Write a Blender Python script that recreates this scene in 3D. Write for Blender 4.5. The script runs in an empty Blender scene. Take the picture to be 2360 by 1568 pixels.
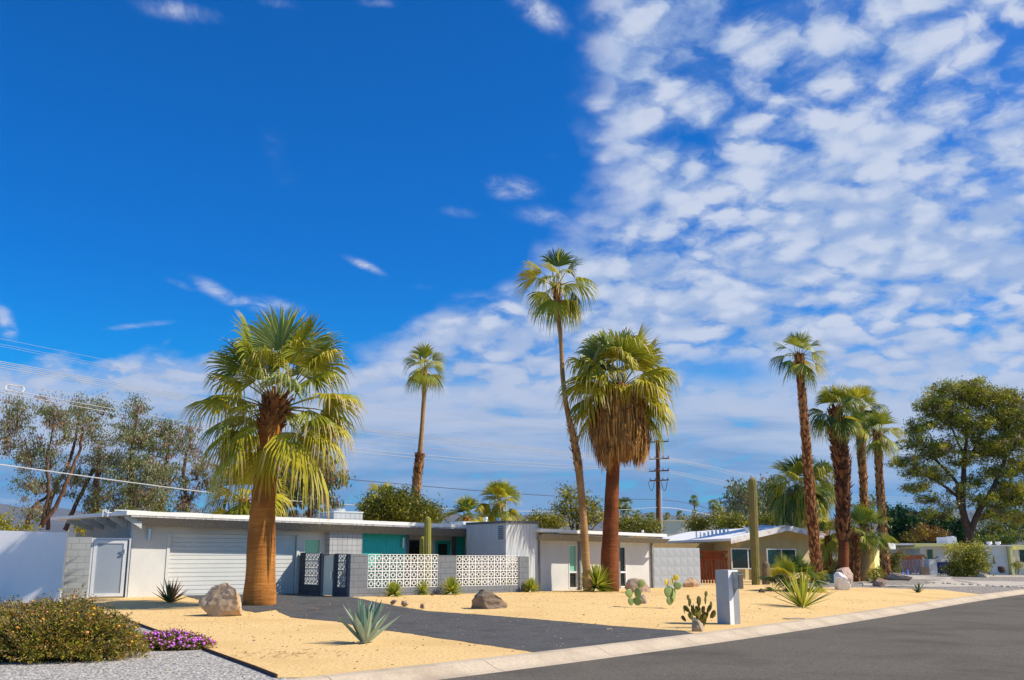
import bpy, bmesh, math, random
import numpy as np
from mathutils import Vector, noise
R = math.radians
PI = math.pi
rng = np.random.default_rng(7)
random.seed(7)
C = bpy.context.scene.collection

# ------------------------------------------------------------------ camera maths
F0, PITCH, CZ = 2250.0, R(12.5), 1.6
cp, sp = math.cos(PITCH), math.sin(PITCH)
def ray(px, py):
    x = (px - 1180) / F0; y = (784 - py) / F0
    return Vector((x, cp - y * sp, sp + y * cp))
CAM = Vector((0, 0, CZ))
def at(px, py, Y):
    d = ray(px, py); return CAM + d * (Y / d.y)
def sstep(t):
    t = min(1, max(0, t)); return t * t * (3 - 2 * t)
def zg(x, y):
    h = 0.31 * sstep((y - 22.5) / 11.0)
    h += 0.03 * noise.noise(Vector((x * .23, y * .23, 3.1))) * sstep((y - 21) / 4)
    h += 0.06 * math.exp(-((x + 7.3) ** 2 + (y - 29) ** 2) / 3.0)
    yk = 22.7 + (x - 5.2) * (1.33 if x > 5.2 else 1.12)
    return h * sstep((y - yk) * .62 / 6.5)
def gnd(px, py, off=0.0):
    d = ray(px, py); z = 0.0
    for _ in range(12):
        if d.z >= -1e-4: return CAM + d * 200
        t = (z + off - CZ) / d.z
        p = CAM + d * t
        z = zg(p.x, p.y)
    return p
def ppm(Y): return 2305.0 / Y          # pixels (2360 frame) per metre at depth Y

# house frame
UV_, VV_ = Vector((.8, .6, 0)), Vector((.6, -.8, 0))
_o = at(807, 1330, 33.0); ORI = Vector((_o.x, _o.y, 0))
def H(a, b, z=0.0): return ORI + UV_ * a + VV_ * b + Vector((0, 0, z))
def onb(px, py, b):
    d = ray(px, py); n = VV_
    t = ((ORI + VV_ * b - CAM).dot(n)) / d.dot(n)
    p = CAM + d * t - ORI
    return p.dot(UV_), p.z
def ona(px, py, a):
    d = ray(px, py); n = UV_
    t = ((ORI + UV_ * a - CAM).dot(n)) / d.dot(n)
    p = CAM + d * t - ORI
    return p.dot(VV_), p.z

# ------------------------------------------------------------------ materials
MATS = {}
def nodes(name):
    m = bpy.data.materials.new(name); m.use_nodes = True
    nt = m.node_tree; b = nt.nodes['Principled BSDF']
    return m, nt, b
def mat(name, c1, c2=None, scale=3.0, rough=.8, detail=4, bump=0.0, bscale=None, metal=0.0, spec=.3, stretch=None, lo=.35, hi=.65, c3=None, s3=1.0):
    if name in MATS: return MATS[name]
    m, nt, b = nodes(name)
    b.inputs['Roughness'].default_value = rough
    b.inputs['Metallic'].default_value = metal
    b.inputs['Specular IOR Level'].default_value = spec
    tc = nt.nodes.new('ShaderNodeTexCoord'); mp = nt.nodes.new('ShaderNodeMapping')
    nt.links.new(tc.outputs['Object'], mp.inputs[0])
    if stretch: mp.inputs['Scale'].default_value = stretch
    src = mp.outputs[0]
    if c2 is None:
        c2 = tuple(x * .85 for x in c1)
    n = nt.nodes.new('ShaderNodeTexNoise'); n.inputs['Scale'].default_value = scale; n.inputs['Detail'].default_value = detail
    n.inputs['Roughness'].default_value = .6
    nt.links.new(src, n.inputs['Vector'])
    r = nt.nodes.new('ShaderNodeValToRGB'); nt.links.new(n.outputs['Fac'], r.inputs[0])
    r.color_ramp.elements[0].position = lo; r.color_ramp.elements[1].position = hi
    r.color_ramp.elements[0].color = (*c1, 1); r.color_ramp.elements[1].color = (*c2, 1)
    out = r.outputs[0]
    if c3 is not None:
        n3 = nt.nodes.new('ShaderNodeTexNoise'); n3.inputs['Scale'].default_value = s3; n3.inputs['Detail'].default_value = 3
        nt.links.new(src, n3.inputs['Vector'])
        r3 = nt.nodes.new('ShaderNodeValToRGB'); nt.links.new(n3.outputs['Fac'], r3.inputs[0])
        r3.color_ramp.elements[0].position = .5; r3.color_ramp.elements[1].position = .72
        mx = nt.nodes.new('ShaderNodeMix'); mx.data_type = 'RGBA'
        nt.links.new(r3.outputs[0], mx.inputs[0]); nt.links.new(out, mx.inputs[6]); mx.inputs[7].default_value = (*c3, 1)
        out = mx.outputs[2]
    nt.links.new(out, b.inputs['Base Color'])
    if bump:
        n2 = nt.nodes.new('ShaderNodeTexNoise'); n2.inputs['Scale'].default_value = bscale or scale * 4; n2.inputs['Detail'].default_value = 5
        nt.links.new(src, n2.inputs['Vector'])
        bp = nt.nodes.new('ShaderNodeBump'); bp.inputs['Strength'].default_value = bump; bp.inputs['Distance'].default_value = .02
        nt.links.new(n2.outputs['Fac'], bp.inputs['Height']); nt.links.new(bp.outputs[0], b.inputs['Normal'])
    MATS[name] = m
    return m
def leafmat(name, c1, c2, scale=2.0, trans=.3, rough=.45, spec=.35):
    if name in MATS: return MATS[name]
    m, nt, b = nodes(name)
    tc = nt.nodes.new('ShaderNodeTexCoord')
    n = nt.nodes.new('ShaderNodeTexNoise'); n.inputs['Scale'].default_value = scale; n.inputs['Detail'].default_value = 3
    nt.links.new(tc.outputs['Object'], n.inputs['Vector'])
    r = nt.nodes.new('ShaderNodeValToRGB'); nt.links.new(n.outputs['Fac'], r.inputs[0])
    r.color_ramp.elements[0].position = .35; r.color_ramp.elements[1].position = .65
    r.color_ramp.elements[0].color = (*c1, 1); r.color_ramp.elements[1].color = (*c2, 1)
    nt.links.new(r.outputs[0], b.inputs['Base Color'])
    b.inputs['Roughness'].default_value = rough; b.inputs['Specular IOR Level'].default_value = spec
    t = nt.nodes.new('ShaderNodeBsdfTranslucent'); nt.links.new(r.outputs[0], t.inputs['Color'])
    mx = nt.nodes.new('ShaderNodeMixShader'); mx.inputs[0].default_value = trans
    nt.links.new(b.outputs[0], mx.inputs[1]); nt.links.new(t.outputs[0], mx.inputs[2])
    nt.links.new(mx.outputs[0], nt.nodes['Material Output'].inputs[0])
    MATS[name] = m
    return m
def blockmat(name, col, mortar, bw=.4, bh=.2, ms=.012, offset=.5, rot=36.87, bump=.4, c2=None, side=False, dirt=.12):
    """masonry courses in the house frame"""
    if name in MATS: return MATS[name]
    m, nt, b = nodes(name)
    b.inputs['Roughness'].default_value = .85; b.inputs['Specular IOR Level'].default_value = .2
    g = nt.nodes.new('ShaderNodeNewGeometry')
    vr = nt.nodes.new('ShaderNodeVectorRotate'); vr.rotation_type = 'Z_AXIS'; vr.inputs['Angle'].default_value = -R(rot)
    vr.inputs['Center'].default_value = (ORI.x, ORI.y, 0)
    nt.links.new(g.outputs['Position'], vr.inputs['Vector'])
    s = nt.nodes.new('ShaderNodeSeparateXYZ'); nt.links.new(vr.outputs[0], s.inputs[0])
    c = nt.nodes.new('ShaderNodeCombineXYZ')
    nt.links.new(s.outputs[1 if side else 0], c.inputs[0]); nt.links.new(s.outputs[2], c.inputs[1])
    bt = nt.nodes.new('ShaderNodeTexBrick'); bt.offset = offset
    bt.inputs['Scale'].default_value = 1; bt.inputs['Brick Width'].default_value = bw; bt.inputs['Row Height'].default_value = bh
    bt.inputs['Mortar Size'].default_value = ms; bt.inputs['Mortar Smooth'].default_value = .3
    bt.inputs['Color1'].default_value = (*col, 1); bt.inputs['Color2'].default_value = (*(c2 or tuple(x * .93 for x in col)), 1)
    bt.inputs['Mortar'].default_value = (*mortar, 1)
    nt.links.new(c.outputs[0], bt.inputs['Vector'])
    n = nt.nodes.new('ShaderNodeTexNoise'); n.inputs['Scale'].default_value = 1.3; n.inputs['Detail'].default_value = 6
    nt.links.new(g.outputs['Position'], n.inputs['Vector'])
    mr = nt.nodes.new('ShaderNodeMapRange'); nt.links.new(n.outputs['Fac'], mr.inputs[0])
    mr.inputs[1].default_value = .3; mr.inputs[2].default_value = .7; mr.inputs[3].default_value = 1 - dirt; mr.inputs[4].default_value = 1 + dirt * .5
    vm = nt.nodes.new('ShaderNodeVectorMath'); vm.operation = 'SCALE'
    nt.links.new(bt.outputs['Color'], vm.inputs[0]); nt.links.new(mr.outputs[0], vm.inputs['Scale'])
    nt.links.new(vm.outputs[0], b.inputs['Base Color'])
    bp = nt.nodes.new('ShaderNodeBump'); bp.inputs['Strength'].default_value = bump; bp.inputs['Distance'].default_value = .01; bp.invert = True
    nt.links.new(bt.outputs['Fac'], bp.inputs['Height']); nt.links.new(bp.outputs[0], b.inputs['Normal'])
    MATS[name] = m
    return m

# ------------------------------------------------------------------ mesh helper
class MB:
    def __init__(s): s.v = []; s.f = []; s.m = []; s.n = 0
    def add(s, verts, faces, mi=0):
        b = s.n
        s.v.extend([tuple(p) for p in verts]); s.n += len(verts)
        s.f.extend([tuple(b + i for i in f) for f in faces]); s.m.extend([mi] * len(faces))
    def addnp(s, V, Fq, mi=0):
        b = s.n
        s.v.extend(map(tuple, V.reshape(-1, 3).tolist())); s.n += V.reshape(-1, 3).shape[0]
        s.f.extend(map(tuple, (Fq + b).tolist()))
        if np.isscalar(mi): s.m.extend([mi] * len(Fq))
        else: s.m.extend(list(mi))
    def hexa(s, p, mi=0):  # 8 pts: bottom 4 ccw, top 4 ccw
        s.add(p, [(3, 2, 1, 0), (4, 5, 6, 7), (0, 1, 5, 4), (1, 2, 6, 5), (2, 3, 7, 6), (3, 0, 4, 7)], mi)
    def hb(s, a0, a1, b0, b1, z0, z1, mi=0):  # house-frame box ; z may be tuple (at a0, at a1)
        a0, a1 = min(a0, a1), max(a0, a1); b0, b1 = min(b0, b1), max(b0, b1)
        z0 = z0 if isinstance(z0, tuple) else (z0, z0); z1 = z1 if isinstance(z1, tuple) else (z1, z1)
        s.hexa([H(a0, b1, z0[0]), H(a1, b1, z0[1]), H(a1, b0, z0[1]), H(a0, b0, z0[0]),
                H(a0, b1, z1[0]), H(a1, b1, z1[1]), H(a1, b0, z1[1]), H(a0, b0, z1[0])], mi)
    def box(s, c, sz, mi=0, rz=0.0):
        x, y, z = sz[0] / 2, sz[1] / 2, sz[2] / 2
        cr, sr = math.cos(rz), math.sin(rz)
        P = []
        for k in (-z, z):
            for i, j in ((-x, -y), (x, -y), (x, y), (-x, y)):
                P.append((c[0] + i * cr - j * sr, c[1] + i * sr + j * cr, c[2] + k))
        s.hexa(P, mi)
    def prism(s, A, B, w, z0A, z1A, z0B=None, z1B=None, mi=0):  # wall slab from A to B (xy), thickness w behind
        d = Vector((B[0] - A[0], B[1] - A[1], 0)).normalized(); n = Vector((-d.y, d.x, 0)) * w
        z0B = z0A if z0B is None else z0B; z1B = z1A if z1B is None else z1B
        a = Vector((A[0], A[1], 0)); b = Vector((B[0], B[1], 0))
        def P(q, z): return Vector((q.x, q.y, z))
        s.hexa([P(a, z0A), P(b, z0B), P(b + n, z0B), P(a + n, z0A), P(a, z1A), P(b, z1B), P(b + n, z1B), P(a + n, z1A)], mi)
    def tube(s, pts, rad, n=8, mi=0, caps=True, jit=0.0):
        pts = [Vector(p) for p in pts]
        if not hasattr(rad, '__len__'): rad = [rad] * len(pts)
        prev = None; rings = []
        for i, p in enumerate(pts):
            t = (pts[min(i + 1, len(pts) - 1)] - pts[max(i - 1, 0)]).normalized()
            if prev is None:
                x = t.cross(Vector((0, 1, 0)) if abs(t.y) < .9 else Vector((1, 0, 0))).normalized()
            else:
                x = (prev - t * prev.dot(t)).normalized()
            prev = x; y = t.cross(x)
            rings.append([p + (x * math.cos(2 * PI * k / n) + y * math.sin(2 * PI * k / n)) * rad[i] * (1 + jit * random.uniform(-1, 1)) for k in range(n)])
        V = [q for r in rings for q in r]; Fc = []
        for i in range(len(pts) - 1):
            for k in range(n):
                a = i * n + k; b = i * n + (k + 1) % n
                Fc.append((a, b, b + n, a + n))
        if caps:
            Fc.append(tuple(range(n - 1, -1, -1))); Fc.append(tuple((len(pts) - 1) * n + k for k in range(n)))
        s.add(V, Fc, mi)
    def blob(s, c, r, mi=0, sub=2, namp=.15, nf=1.0, seed=0, flat=None):
        bm = bmesh.new(); bmesh.ops.create_icosphere(bm, subdivisions=sub, radius=1)
        V = []
        for v in bm.verts:
            k = 1 + namp * noise.fractal(v.co * nf + Vector((seed * 3.1, seed, 0)), 1, 2, 4)
            V.append((c[0] + v.co.x * r[0] * k, c[1] + v.co.y * r[1] * k, c[2] + v.co.z * r[2] * k))
        s.add(V, [tuple(x.index for x in f.verts) for f in bm.faces], mi); bm.free()
    def build(s, name, mats, parent=None, smooth=False):
        me = bpy.data.meshes.new(name)
        V = np.array(s.v, dtype=np.float64).reshape(-1, 3)
        if parent is not None: V = V - np.array(wloc(parent))
        me.from_pydata(V.tolist(), [], s.f)
        if not isinstance(mats, (list, tuple)): mats = [mats]
        for m in mats: me.materials.append(m)
        if len(mats) > 1: me.polygons.foreach_set('material_index', np.array(s.m, dtype=np.int32))
        if smooth: me.polygons.foreach_set('use_smooth', np.ones(len(me.polygons), dtype=bool))
        me.update()
        o = bpy.data.objects.new(name, me); C.objects.link(o)
        if parent is not None: o.parent = parent
        return o
def wloc(o):
    v = Vector((0, 0, 0))
    while o is not None: v = v + o.location; o = o.parent
    return v
def thing(name, loc, label, cat, group=None):
    o = bpy.data.objects.new(name, None); C.objects.link(o); o.location = loc; o.empty_display_size = .3
    o['label'] = label; o['category'] = cat
    if group: o['group'] = group
    return o
def tag(o, label, cat, group=None):
    o['label'] = label; o['category'] = cat
    if group: o['group'] = group
    return o
def recenter(o):
    """move a single-mesh thing's origin to its base"""
    me = o.data; n = len(me.vertices); co = np.empty(n * 3); me.vertices.foreach_get('co', co); co = co.reshape(-1, 3)
    c = np.array([(co[:, 0].min() + co[:, 0].max()) / 2, (co[:, 1].min() + co[:, 1].max()) / 2, co[:, 2].min()])
    me.vertices.foreach_set('co', (co - c).ravel()); o.location = c; me.update(); return o
def struct(o): o['kind'] = 'structure'; return o

# ------------------------------------------------------------------ sun, sky, camera
SUN = Vector((math.cos(R(-7)) * math.cos(R(43)), math.sin(R(-7)) * math.cos(R(43)), math.sin(R(43))))
EL = math.asin(SUN.z); ROT = math.atan2(SUN.x, SUN.y)
sl = bpy.data.lights.new('sun', 'SUN'); sl.energy = 5.0; sl.angle = R(.53); sl.color = (1, .89, .71)
so = bpy.data.objects.new('sun', sl); C.objects.link(so); so.rotation_euler = (-SUN).to_track_quat('-Z', 'Y').to_euler(); so.location = (20, -10, 40)
cam = bpy.data.cameras.new('camera'); co_ = bpy.data.objects.new('camera', cam); C.objects.link(co_)
cam.sensor_width = 36; cam.lens = 36 * F0 / 2360; cam.clip_end = 30000; cam.clip_start = .1
co_.location = CAM; co_.rotation_euler = (PI / 2 + PITCH, 0, 0)
sc = bpy.context.scene; sc.camera = co_
sc.view_settings.view_transform = 'Standard'; sc.view_settings.look = 'None'; sc.view_settings.gamma = 1; sc.view_settings.exposure = .30

def build_world():
    w = bpy.data.worlds.new('World'); sc.world = w; w.use_nodes = True
    nt = w.node_tree; L = nt.links; bg = nt.nodes['Background']
    class E:
        def __init__(s, sock): s.s = sock
        def _op(s, o, op, rev=False):
            n = nt.nodes.new('ShaderNodeMath'); n.operation = op
            a, b = (o, s) if rev else (s, o)
            for i, x in enumerate((a, b)):
                if x is None: continue
                if isinstance(x, E): L.new(x.s, n.inputs[i])
                else: n.inputs[i].default_value = x
            return E(n.outputs[0])
        def __add__(s, o): return s._op(o, 'ADD')
        __radd__ = __add__
        def __mul__(s, o): return s._op(o, 'MULTIPLY')
        __rmul__ = __mul__
        def __sub__(s, o): return s._op(o, 'SUBTRACT')
        def __rsub__(s, o): return s._op(o, 'SUBTRACT', True)
        def __truediv__(s, o): return s._op(o, 'DIVIDE')
        def mx(s, o): return s._op(o, 'MAXIMUM')
        def mn(s, o): return s._op(o, 'MINIMUM')
        def pw(s, o): return s._op(o, 'POWER')
        def ex(s): return s._op(None, 'EXPONENT')
    def ss(e, a, b):
        n = nt.nodes.new('ShaderNodeMapRange'); n.interpolation_type = 'SMOOTHSTEP'; L.new(e.s, n.inputs[0])
        n.inputs[1].default_value = a; n.inputs[2].default_value = b; n.inputs[3].default_value = 0; n.inputs[4].default_value = 1
        return E(n.outputs[0])
    def vec(x, y, z=None):
        n = nt.nodes.new('ShaderNodeCombineXYZ')
        for i, q in enumerate((x, y, z)):
            if q is None: continue
            if isinstance(q, E): L.new(q.s, n.inputs[i])
            else: n.inputs[i].default_value = q
        return n.outputs[0]
    def nz(v, scale, detail=5, rough=.55, dist=0.0):
        n = nt.nodes.new('ShaderNodeTexNoise'); L.new(v, n.inputs['Vector']); n.inputs['Scale'].default_value = scale
        n.inputs['Detail'].default_value = detail; n.inputs['Roughness'].default_value = rough; n.inputs['Distortion'].default_value = dist
        return E(n.outputs['Fac'])
    def vor(v, scale, smooth=.6):
        n = nt.nodes.new('ShaderNodeTexVoronoi'); n.feature = 'SMOOTH_F1'; n.inputs['Smoothness'].default_value = smooth
        L.new(v, n.inputs['Vector']); n.inputs['Scale'].default_value = scale; return E(n.outputs['Distance'])
    def mixc(f, a, b):
        n = nt.nodes.new('ShaderNodeMix'); n.data_type = 'RGBA'; n.clamp_factor = True
        L.new(f.s, n.inputs[0]) if isinstance(f, E) else None
        for i, q in ((6, a), (7, b)):
            if isinstance(q, tuple): n.inputs[i].default_value = (*q, 1)
            else: L.new(q, n.inputs[i])
        return n.outputs[2]
    tc = nt.nodes.new('ShaderNodeTexCoord'); sx = nt.nodes.new('ShaderNodeSeparateXYZ'); L.new(tc.outputs['Generated'], sx.inputs[0])
    dx, dy, dz = E(sx.outputs[0]), E(sx.outputs[1]), E(sx.outputs[2])
    dyp = dy.mx(.05)
    S = dx / dyp; T = dz.mx(0.0) / dyp
    def st(px, py):
        d = ray(px, py); return d.x / d.y, d.z / d.y
    zz = dz.mx(0.0) + .30
    q = vec(dx / zz, dy / zz)
    # clear sky
    sky = nt.nodes.new('ShaderNodeTexSky'); sky.sky_type = 'NISHITA'; sky.sun_disc = False
    sky.sun_elevation = EL; sky.sun_rotation = ROT; sky.air_density = 1.0; sky.dust_density = .3; sky.ozone_density = 3.0
    hs = nt.nodes.new('ShaderNodeHueSaturation'); hs.inputs['Saturation'].default_value = 1.55; hs.inputs['Value'].default_value = 1.0
    L.new(sky.outputs[0], hs.inputs['Color'])
    tint = nt.nodes.new('ShaderNodeVectorMath'); tint.operation = 'MULTIPLY'; L.new(hs.outputs[0], tint.inputs[0]); tint.inputs[1].default_value = SKY_TINT
    clear = tint.outputs[0]
    # domain noise
    w1 = nz(q, 2.6, 3) - .5; w2 = nz(q, 8.0, 4, .6) - .5
    # right hand edge of the cloud field: s-boundary as a curve in t
    pts = [(1400, -200), (1400, 0), (1395, 130), (1375, 300), (1400, 480), (1290, 560), (1200, 640), (1060, 710), (960, 745), (900, 790), (880, 900), (860, 1283)]
    fc = nt.nodes.new('ShaderNodeFloatCurve'); cm = fc.mapping; cm.use_clip = False
    tt = sorted([(st(px, py)[1], st(px, py)[0]) for px, py in pts])
    # keep strictly increasing t
    cv = cm.curves[0]
    TM = .9
    def nrm(t, s_): return (t / TM, (s_ + 1.5) / 3.0)
    P0 = [nrm(*p) for p in tt]
    cv.points[0].location = (0, 0); cv.points[1].location = (1, P0[-1][1])
    for p in P0: cv.points.new(*p)
    for p in cv.points: p.handle_type = 'VECTOR'
    cm.update()
    tn = T / TM; L.new(tn.s, fc.inputs['Value'])
    sb = E(fc.outputs[0]) * 3.0 - 1.5
    field = ss(S - sb + w1 * .16 + w2 * .10, -.035, .045)
    lump = nz(vec(S * 1.0, T * 2.2), 5.5, 5, .55, .3) - .5; lump2 = nz(vec(S * 1.0, T * 2.0), 16, 5, .6) - .5
    lf = 1.0 - ss(T - (S + .25) * .03 + lump * .12 + lump2 * .03, st(300, 850)[1], st(300, 800)[1])
    field = field.mx(lf)
    # small detached wisps (centre px, radii px, angle, strength)
    W = [(420, 25, 110, 28, .15, .7), (640, 8, 60, 18, .1, .5), (860, 5, 60, 16, .1, .6), (1240, 25, 75, 40, .5, .95), (640, 370, 75, 95, .9, .22), (500, 672, 75, 22, .45, .75), (610, 702, 90, 22, .12, .8),
         (420, 655, 50, 14, .3, .4), (840, 612, 48, 13, .42, .85), (1170, 430, 75, 30, .05, .85), (1260, 500, 90, 28, .1, .6), (1060, 490, 60, 20, .1, .35), (1270, 360, 40, 18, 0, .25), (320, 750, 75, 9, -.1, .75),
         (10, 740, 35, 36, .9, .8), (980, 660, 60, 14, 0, .3), (1385, 240, 40, 30, 0, .9), (1400, 365, 40, 25, 0, .8)]
    wis = None
    for (px, py, rx, ry, ang, k) in W:
        s0, t0 = st(px, py); sx1 = st(px + rx, py)[0] - s0; ty1 = t0 - st(px, py + ry)[1]
        a = (S - s0) * (1 / sx1); b = (T - t0) * (1 / ty1)
        asp = rx / ry
        # shear for slant: y' = y + ang*x   (px down = t down)
        b = b + a * (ang * asp)
        e = ((a * a + b * b) * -1.1).ex() * k
        wis = e if wis is None else wis.mx(e)
    wn = nz(q, 14.0, 6, .65, .6)
    wisp = ss(wis * (wn * 3.2 - .75), .12, 1.3)
    # altocumulus cells
    qd = nt.nodes.new('ShaderNodeVectorMath'); qd.operation = 'ADD'; L.new(q, qd.inputs[0])
    L.new(vec(w2 * .10, w2 * -.10, w1 * .06), qd.inputs[1])
    v1 = vor(qd.outputs[0], 19.0, .55); n1 = nz(qd.outputs[0], 24.0, 7, .62); big = nz(q, 5.0, 4, .55)
    up = ss(T, st(1180, 560)[1], st(1180, 160)[1])
    dens = (.50 - v1) * 1.7 + (n1 - .5) * 1.9 + (big - .5) * 2.8 + (1.16 - up * .44)
    cells = ss(dens, .0, 1.25)
    veil = ss(dens, -.35, .45) * .14
    cells = cells.mx(veil)
    # smooth low sheet
    low = 1.0 - ss(T, st(1180, 960)[1], st(1180, 700)[1])
    st2 = vec(S * 3.0, T * 22.0); sn = nz(st2, 1.3, 5, .55, .4)
    sheet = low * ss(sn + .42, .62, .95)
    # blue slot between sheets on the right
    s0, t0 = st(1670, 855); a = (S - s0) * (1 / .062); b = (T - t0) * (1 / .017)
    hole = ((a * a + b * b) * -1.0).ex()
    cov = field * cells.mx(sheet.mx(low * .5)) * (ss(dy, -.35, .05) * .35 + .65)
    cov = cov * (1.0 - hole * .85)
    # shading inside clouds
    shade = ss((n1 - .5) * 1.2 + (.50 - v1) * 1.7 + (nz(q, 6.0, 4) - .5) * 1.8, -.35, .65)
    lowc = ss(sn * 1.0 + (T - st(1180, 1050)[1]) * 3.0, .30, .72)
    cbr = mixc(shade, CL_SH, CL_LT)
    clw = mixc(lowc, CL_BLUE, CL_LOW)
    ccol = mixc(low, cbr, clw)
    # horizon brightness band
    cov = cov * .95
    a1 = mixc(cov, clear, ccol)
    a2 = mixc(wisp, a1, CL_LT)
    L.new(a2, bg.inputs['Color']); bg.inputs['Strength'].default_value = SKY_STR
SKY_STR = .084
SKY_TINT = (.03, 1.06, 1.46)
CL_LT = (6.1, 6.7, 8.1); CL_SH = (3.4, 4.6, 7.1); CL_LOW = (4.9, 5.6, 7.3); CL_BLUE = (1.5, 3.1, 6.0)
build_world()

# ------------------------------------------------------------------ terrain sheets
def drape(poly, off, name, m, jit=0.0, step=.5, zflat=None):
    P = [Vector((p[0], p[1], 0)) for p in poly]
    if jit:
        Q = []
        for i, a in enumerate(P):
            b = P[(i + 1) % len(P)]; k = max(1, min(150, int((b - a).length / .14)))
            nn = Vector((-(b - a).y, (b - a).x, 0)).normalized()
            for j in range(k):
                p = a + (b - a) * (j / k)
                Q.append(p + nn * jit * (noise.noise(p * 1.7) * 1.2 + noise.noise(p * 6) * .8))
        P = Q
    bm = bmesh.new(); vs = [bm.verts.new(p) for p in P]
    fe = [bm.edges.new((vs[i], vs[(i + 1) % len(vs)])) for i in range(len(vs))]
    bmesh.ops.triangle_fill(bm, edges=fe, use_beauty=True)
    if zflat is None:
        ys = [p.y for p in P]; xs = [p.x for p in P]
        y = math.ceil(max(min(ys), 12) / step) * step
        while y < min(max(ys), 46):
            bmesh.ops.bisect_plane(bm, geom=bm.verts[:] + bm.edges[:] + bm.faces[:], plane_co=(0, y, 0), plane_no=(0, 1, 0), dist=1e-5); y += step
        x = math.ceil(max(min(xs), -30))
        while x < min(max(xs), 32):
            bmesh.ops.bisect_plane(bm, geom=bm.verts[:] + bm.edges[:] + bm.faces[:], plane_co=(x, 0, 0), plane_no=(1, 0, 0), dist=1e-5); x += 1
    for v in bm.verts: v.co.z = (zg(v.co.x, v.co.y) if zflat is None else zflat) + off
    for f in bm.faces:
        if f.normal.z < 0: f.normal_flip()
    me = bpy.data.meshes.new(name); bm.to_mesh(me); bm.free(); me.materials.append(m)
    me.polygons.foreach_set('use_smooth', np.ones(len(me.polygons), dtype=bool))
    o = bpy.data.objects.new(name, me); C.objects.link(o); return struct(o)

def groundmat(name, c1, c2, c3, grain=60, gb=.5, big=.35, peb=None, pebc=None, rough=.95, crack=False):
    m, nt, b = nodes(name); L = nt.links
    b.inputs['Roughness'].default_value = rough; b.inputs['Specular IOR Level'].default_value = .15
    tc = nt.nodes.new('ShaderNodeTexCoord'); o = tc.outputs['Object']
    def nzz(s, d=4, r=.6):
        n = nt.nodes.new('ShaderNodeTexNoise'); n.inputs['Scale'].default_value = s; n.inputs['Detail'].default_value = d; n.inputs['Roughness'].default_value = r
        L.new(o, n.inputs['Vector']); return n
    def ramp(src, a, bb, ca=(0, 0, 0, 1), cb=(1, 1, 1, 1)):
        r = nt.nodes.new('ShaderNodeValToRGB'); L.new(src, r.inputs[0]); r.color_ramp.elements[0].position = a; r.color_ramp.elements[1].position = bb
        r.color_ramp.elements[0].color = ca; r.color_ramp.elements[1].color = cb; return r
    def mix(f, a, bb):
        n = nt.nodes.new('ShaderNodeMix'); n.data_type = 'RGBA'; L.new(f, n.inputs[0])
        for i, q in ((6, a), (7, bb)):
            if isinstance(q, tuple): n.inputs[i].default_value = (*q, 1)
            else: L.new(q, n.inputs[i])
        return n.outputs[2]
    g = nzz(grain, 3, .7); base = mix(ramp(g.outputs[0], .38, .62).outputs[0], c1, c2)
    bg_ = nzz(big, 5, .6); base = mix(ramp(bg_.outputs[0], .48, .72).outputs[0], base, c3)
    h = g.outputs[0]
    if peb:
        v = nt.nodes.new('ShaderNodeTexVoronoi'); v.inputs['Scale'].default_value = peb; L.new(o, v.inputs['Vector'])
        pr = nt.nodes.new('ShaderNodeValToRGB'); L.new(v.outputs['Color'], pr.inputs[0]); pr.color_ramp.interpolation = 'LINEAR'
        while len(pr.color_ramp.elements) < len(pebc): pr.color_ramp.elements.new(.5)
        for i, c in enumerate(pebc):
            pr.color_ramp.elements[i].position = .2 + .6 * i / (len(pebc) - 1); pr.color_ramp.elements[i].color = (*c, 1)
        edge = ramp(v.outputs['Distance'], .25, .75)
        base = mix(edge.outputs[0], pr.outputs[0], tuple(x * .45 for x in c1))
        inv = nt.nodes.new('ShaderNodeMath'); inv.operation = 'SUBTRACT'; inv.inputs[0].default_value = 1; L.new(v.outputs['Distance'], inv.inputs[1]); h = inv.outputs[0]
    if crack:
        w = nzz(1.2, 4); av = nt.nodes.new('ShaderNodeVectorMath'); av.operation = 'MULTIPLY_ADD'
        L.new(w.outputs['Color'], av.inputs[0]); av.inputs[1].default_value = (.8, .8, 0); L.new(o, av.inputs[2])
        v = nt.nodes.new('ShaderNodeTexVoronoi'); v.feature = 'DISTANCE_TO_EDGE'; v.inputs['Scale'].default_value = .45; L.new(av.outputs[0], v.inputs['Vector'])
        cr = ramp(v.outputs['Distance'], .004, .012, (1, 1, 1, 1), (0, 0, 0, 1))
        base = mix(cr.outputs[0], base, tuple(x * .86 for x in c1))
    L.new(base, b.inputs['Base Color'])
    bp = nt.nodes.new('ShaderNodeBump'); bp.inputs['Strength'].default_value = gb; bp.inputs['Distance'].default_value = .015; L.new(h, bp.inputs['Height'])
    n2 = nzz(5, 4); b2 = nt.nodes.new('ShaderNodeBump'); b2.inputs['Strength'].default_value = .35; b2.inputs['Distance'].default_value = .04; L.new(n2.outputs[0], b2.inputs['Height'])
    L.new(bp.outputs[0], b2.inputs['Normal']); L.new(b2.outputs[0], b.inputs['Normal'])
    return m
m_sand = groundmat('sand', (.54, .365, .155), (.86, .61, .285), (.60, .405, .17), 18, .7, .35)
m_drive = groundmat('drive_asphalt', (.055, .056, .058), (.13, .13, .13), (.066, .066, .067), 26, .6, 1.4, crack=False)
m_road = groundmat('road_asphalt', (.088, .078, .066), (.160, .142, .120), (.075, .067, .057), 30, .5, .3)
m_kerb = groundmat('kerb_concrete', (.46, .38, .29), (.56, .47, .36), (.37, .30, .22), 25, .3, .9)
m_gravel = groundmat('white_gravel', (.40, .39, .38), (.5, .49, .48), (.42, .4, .38), 60, .8, .6, peb=26, pebc=[(.36, .34, .31), (.62, .59, .53), (.82, .79, .72), (.50, .48, .45)])
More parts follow.
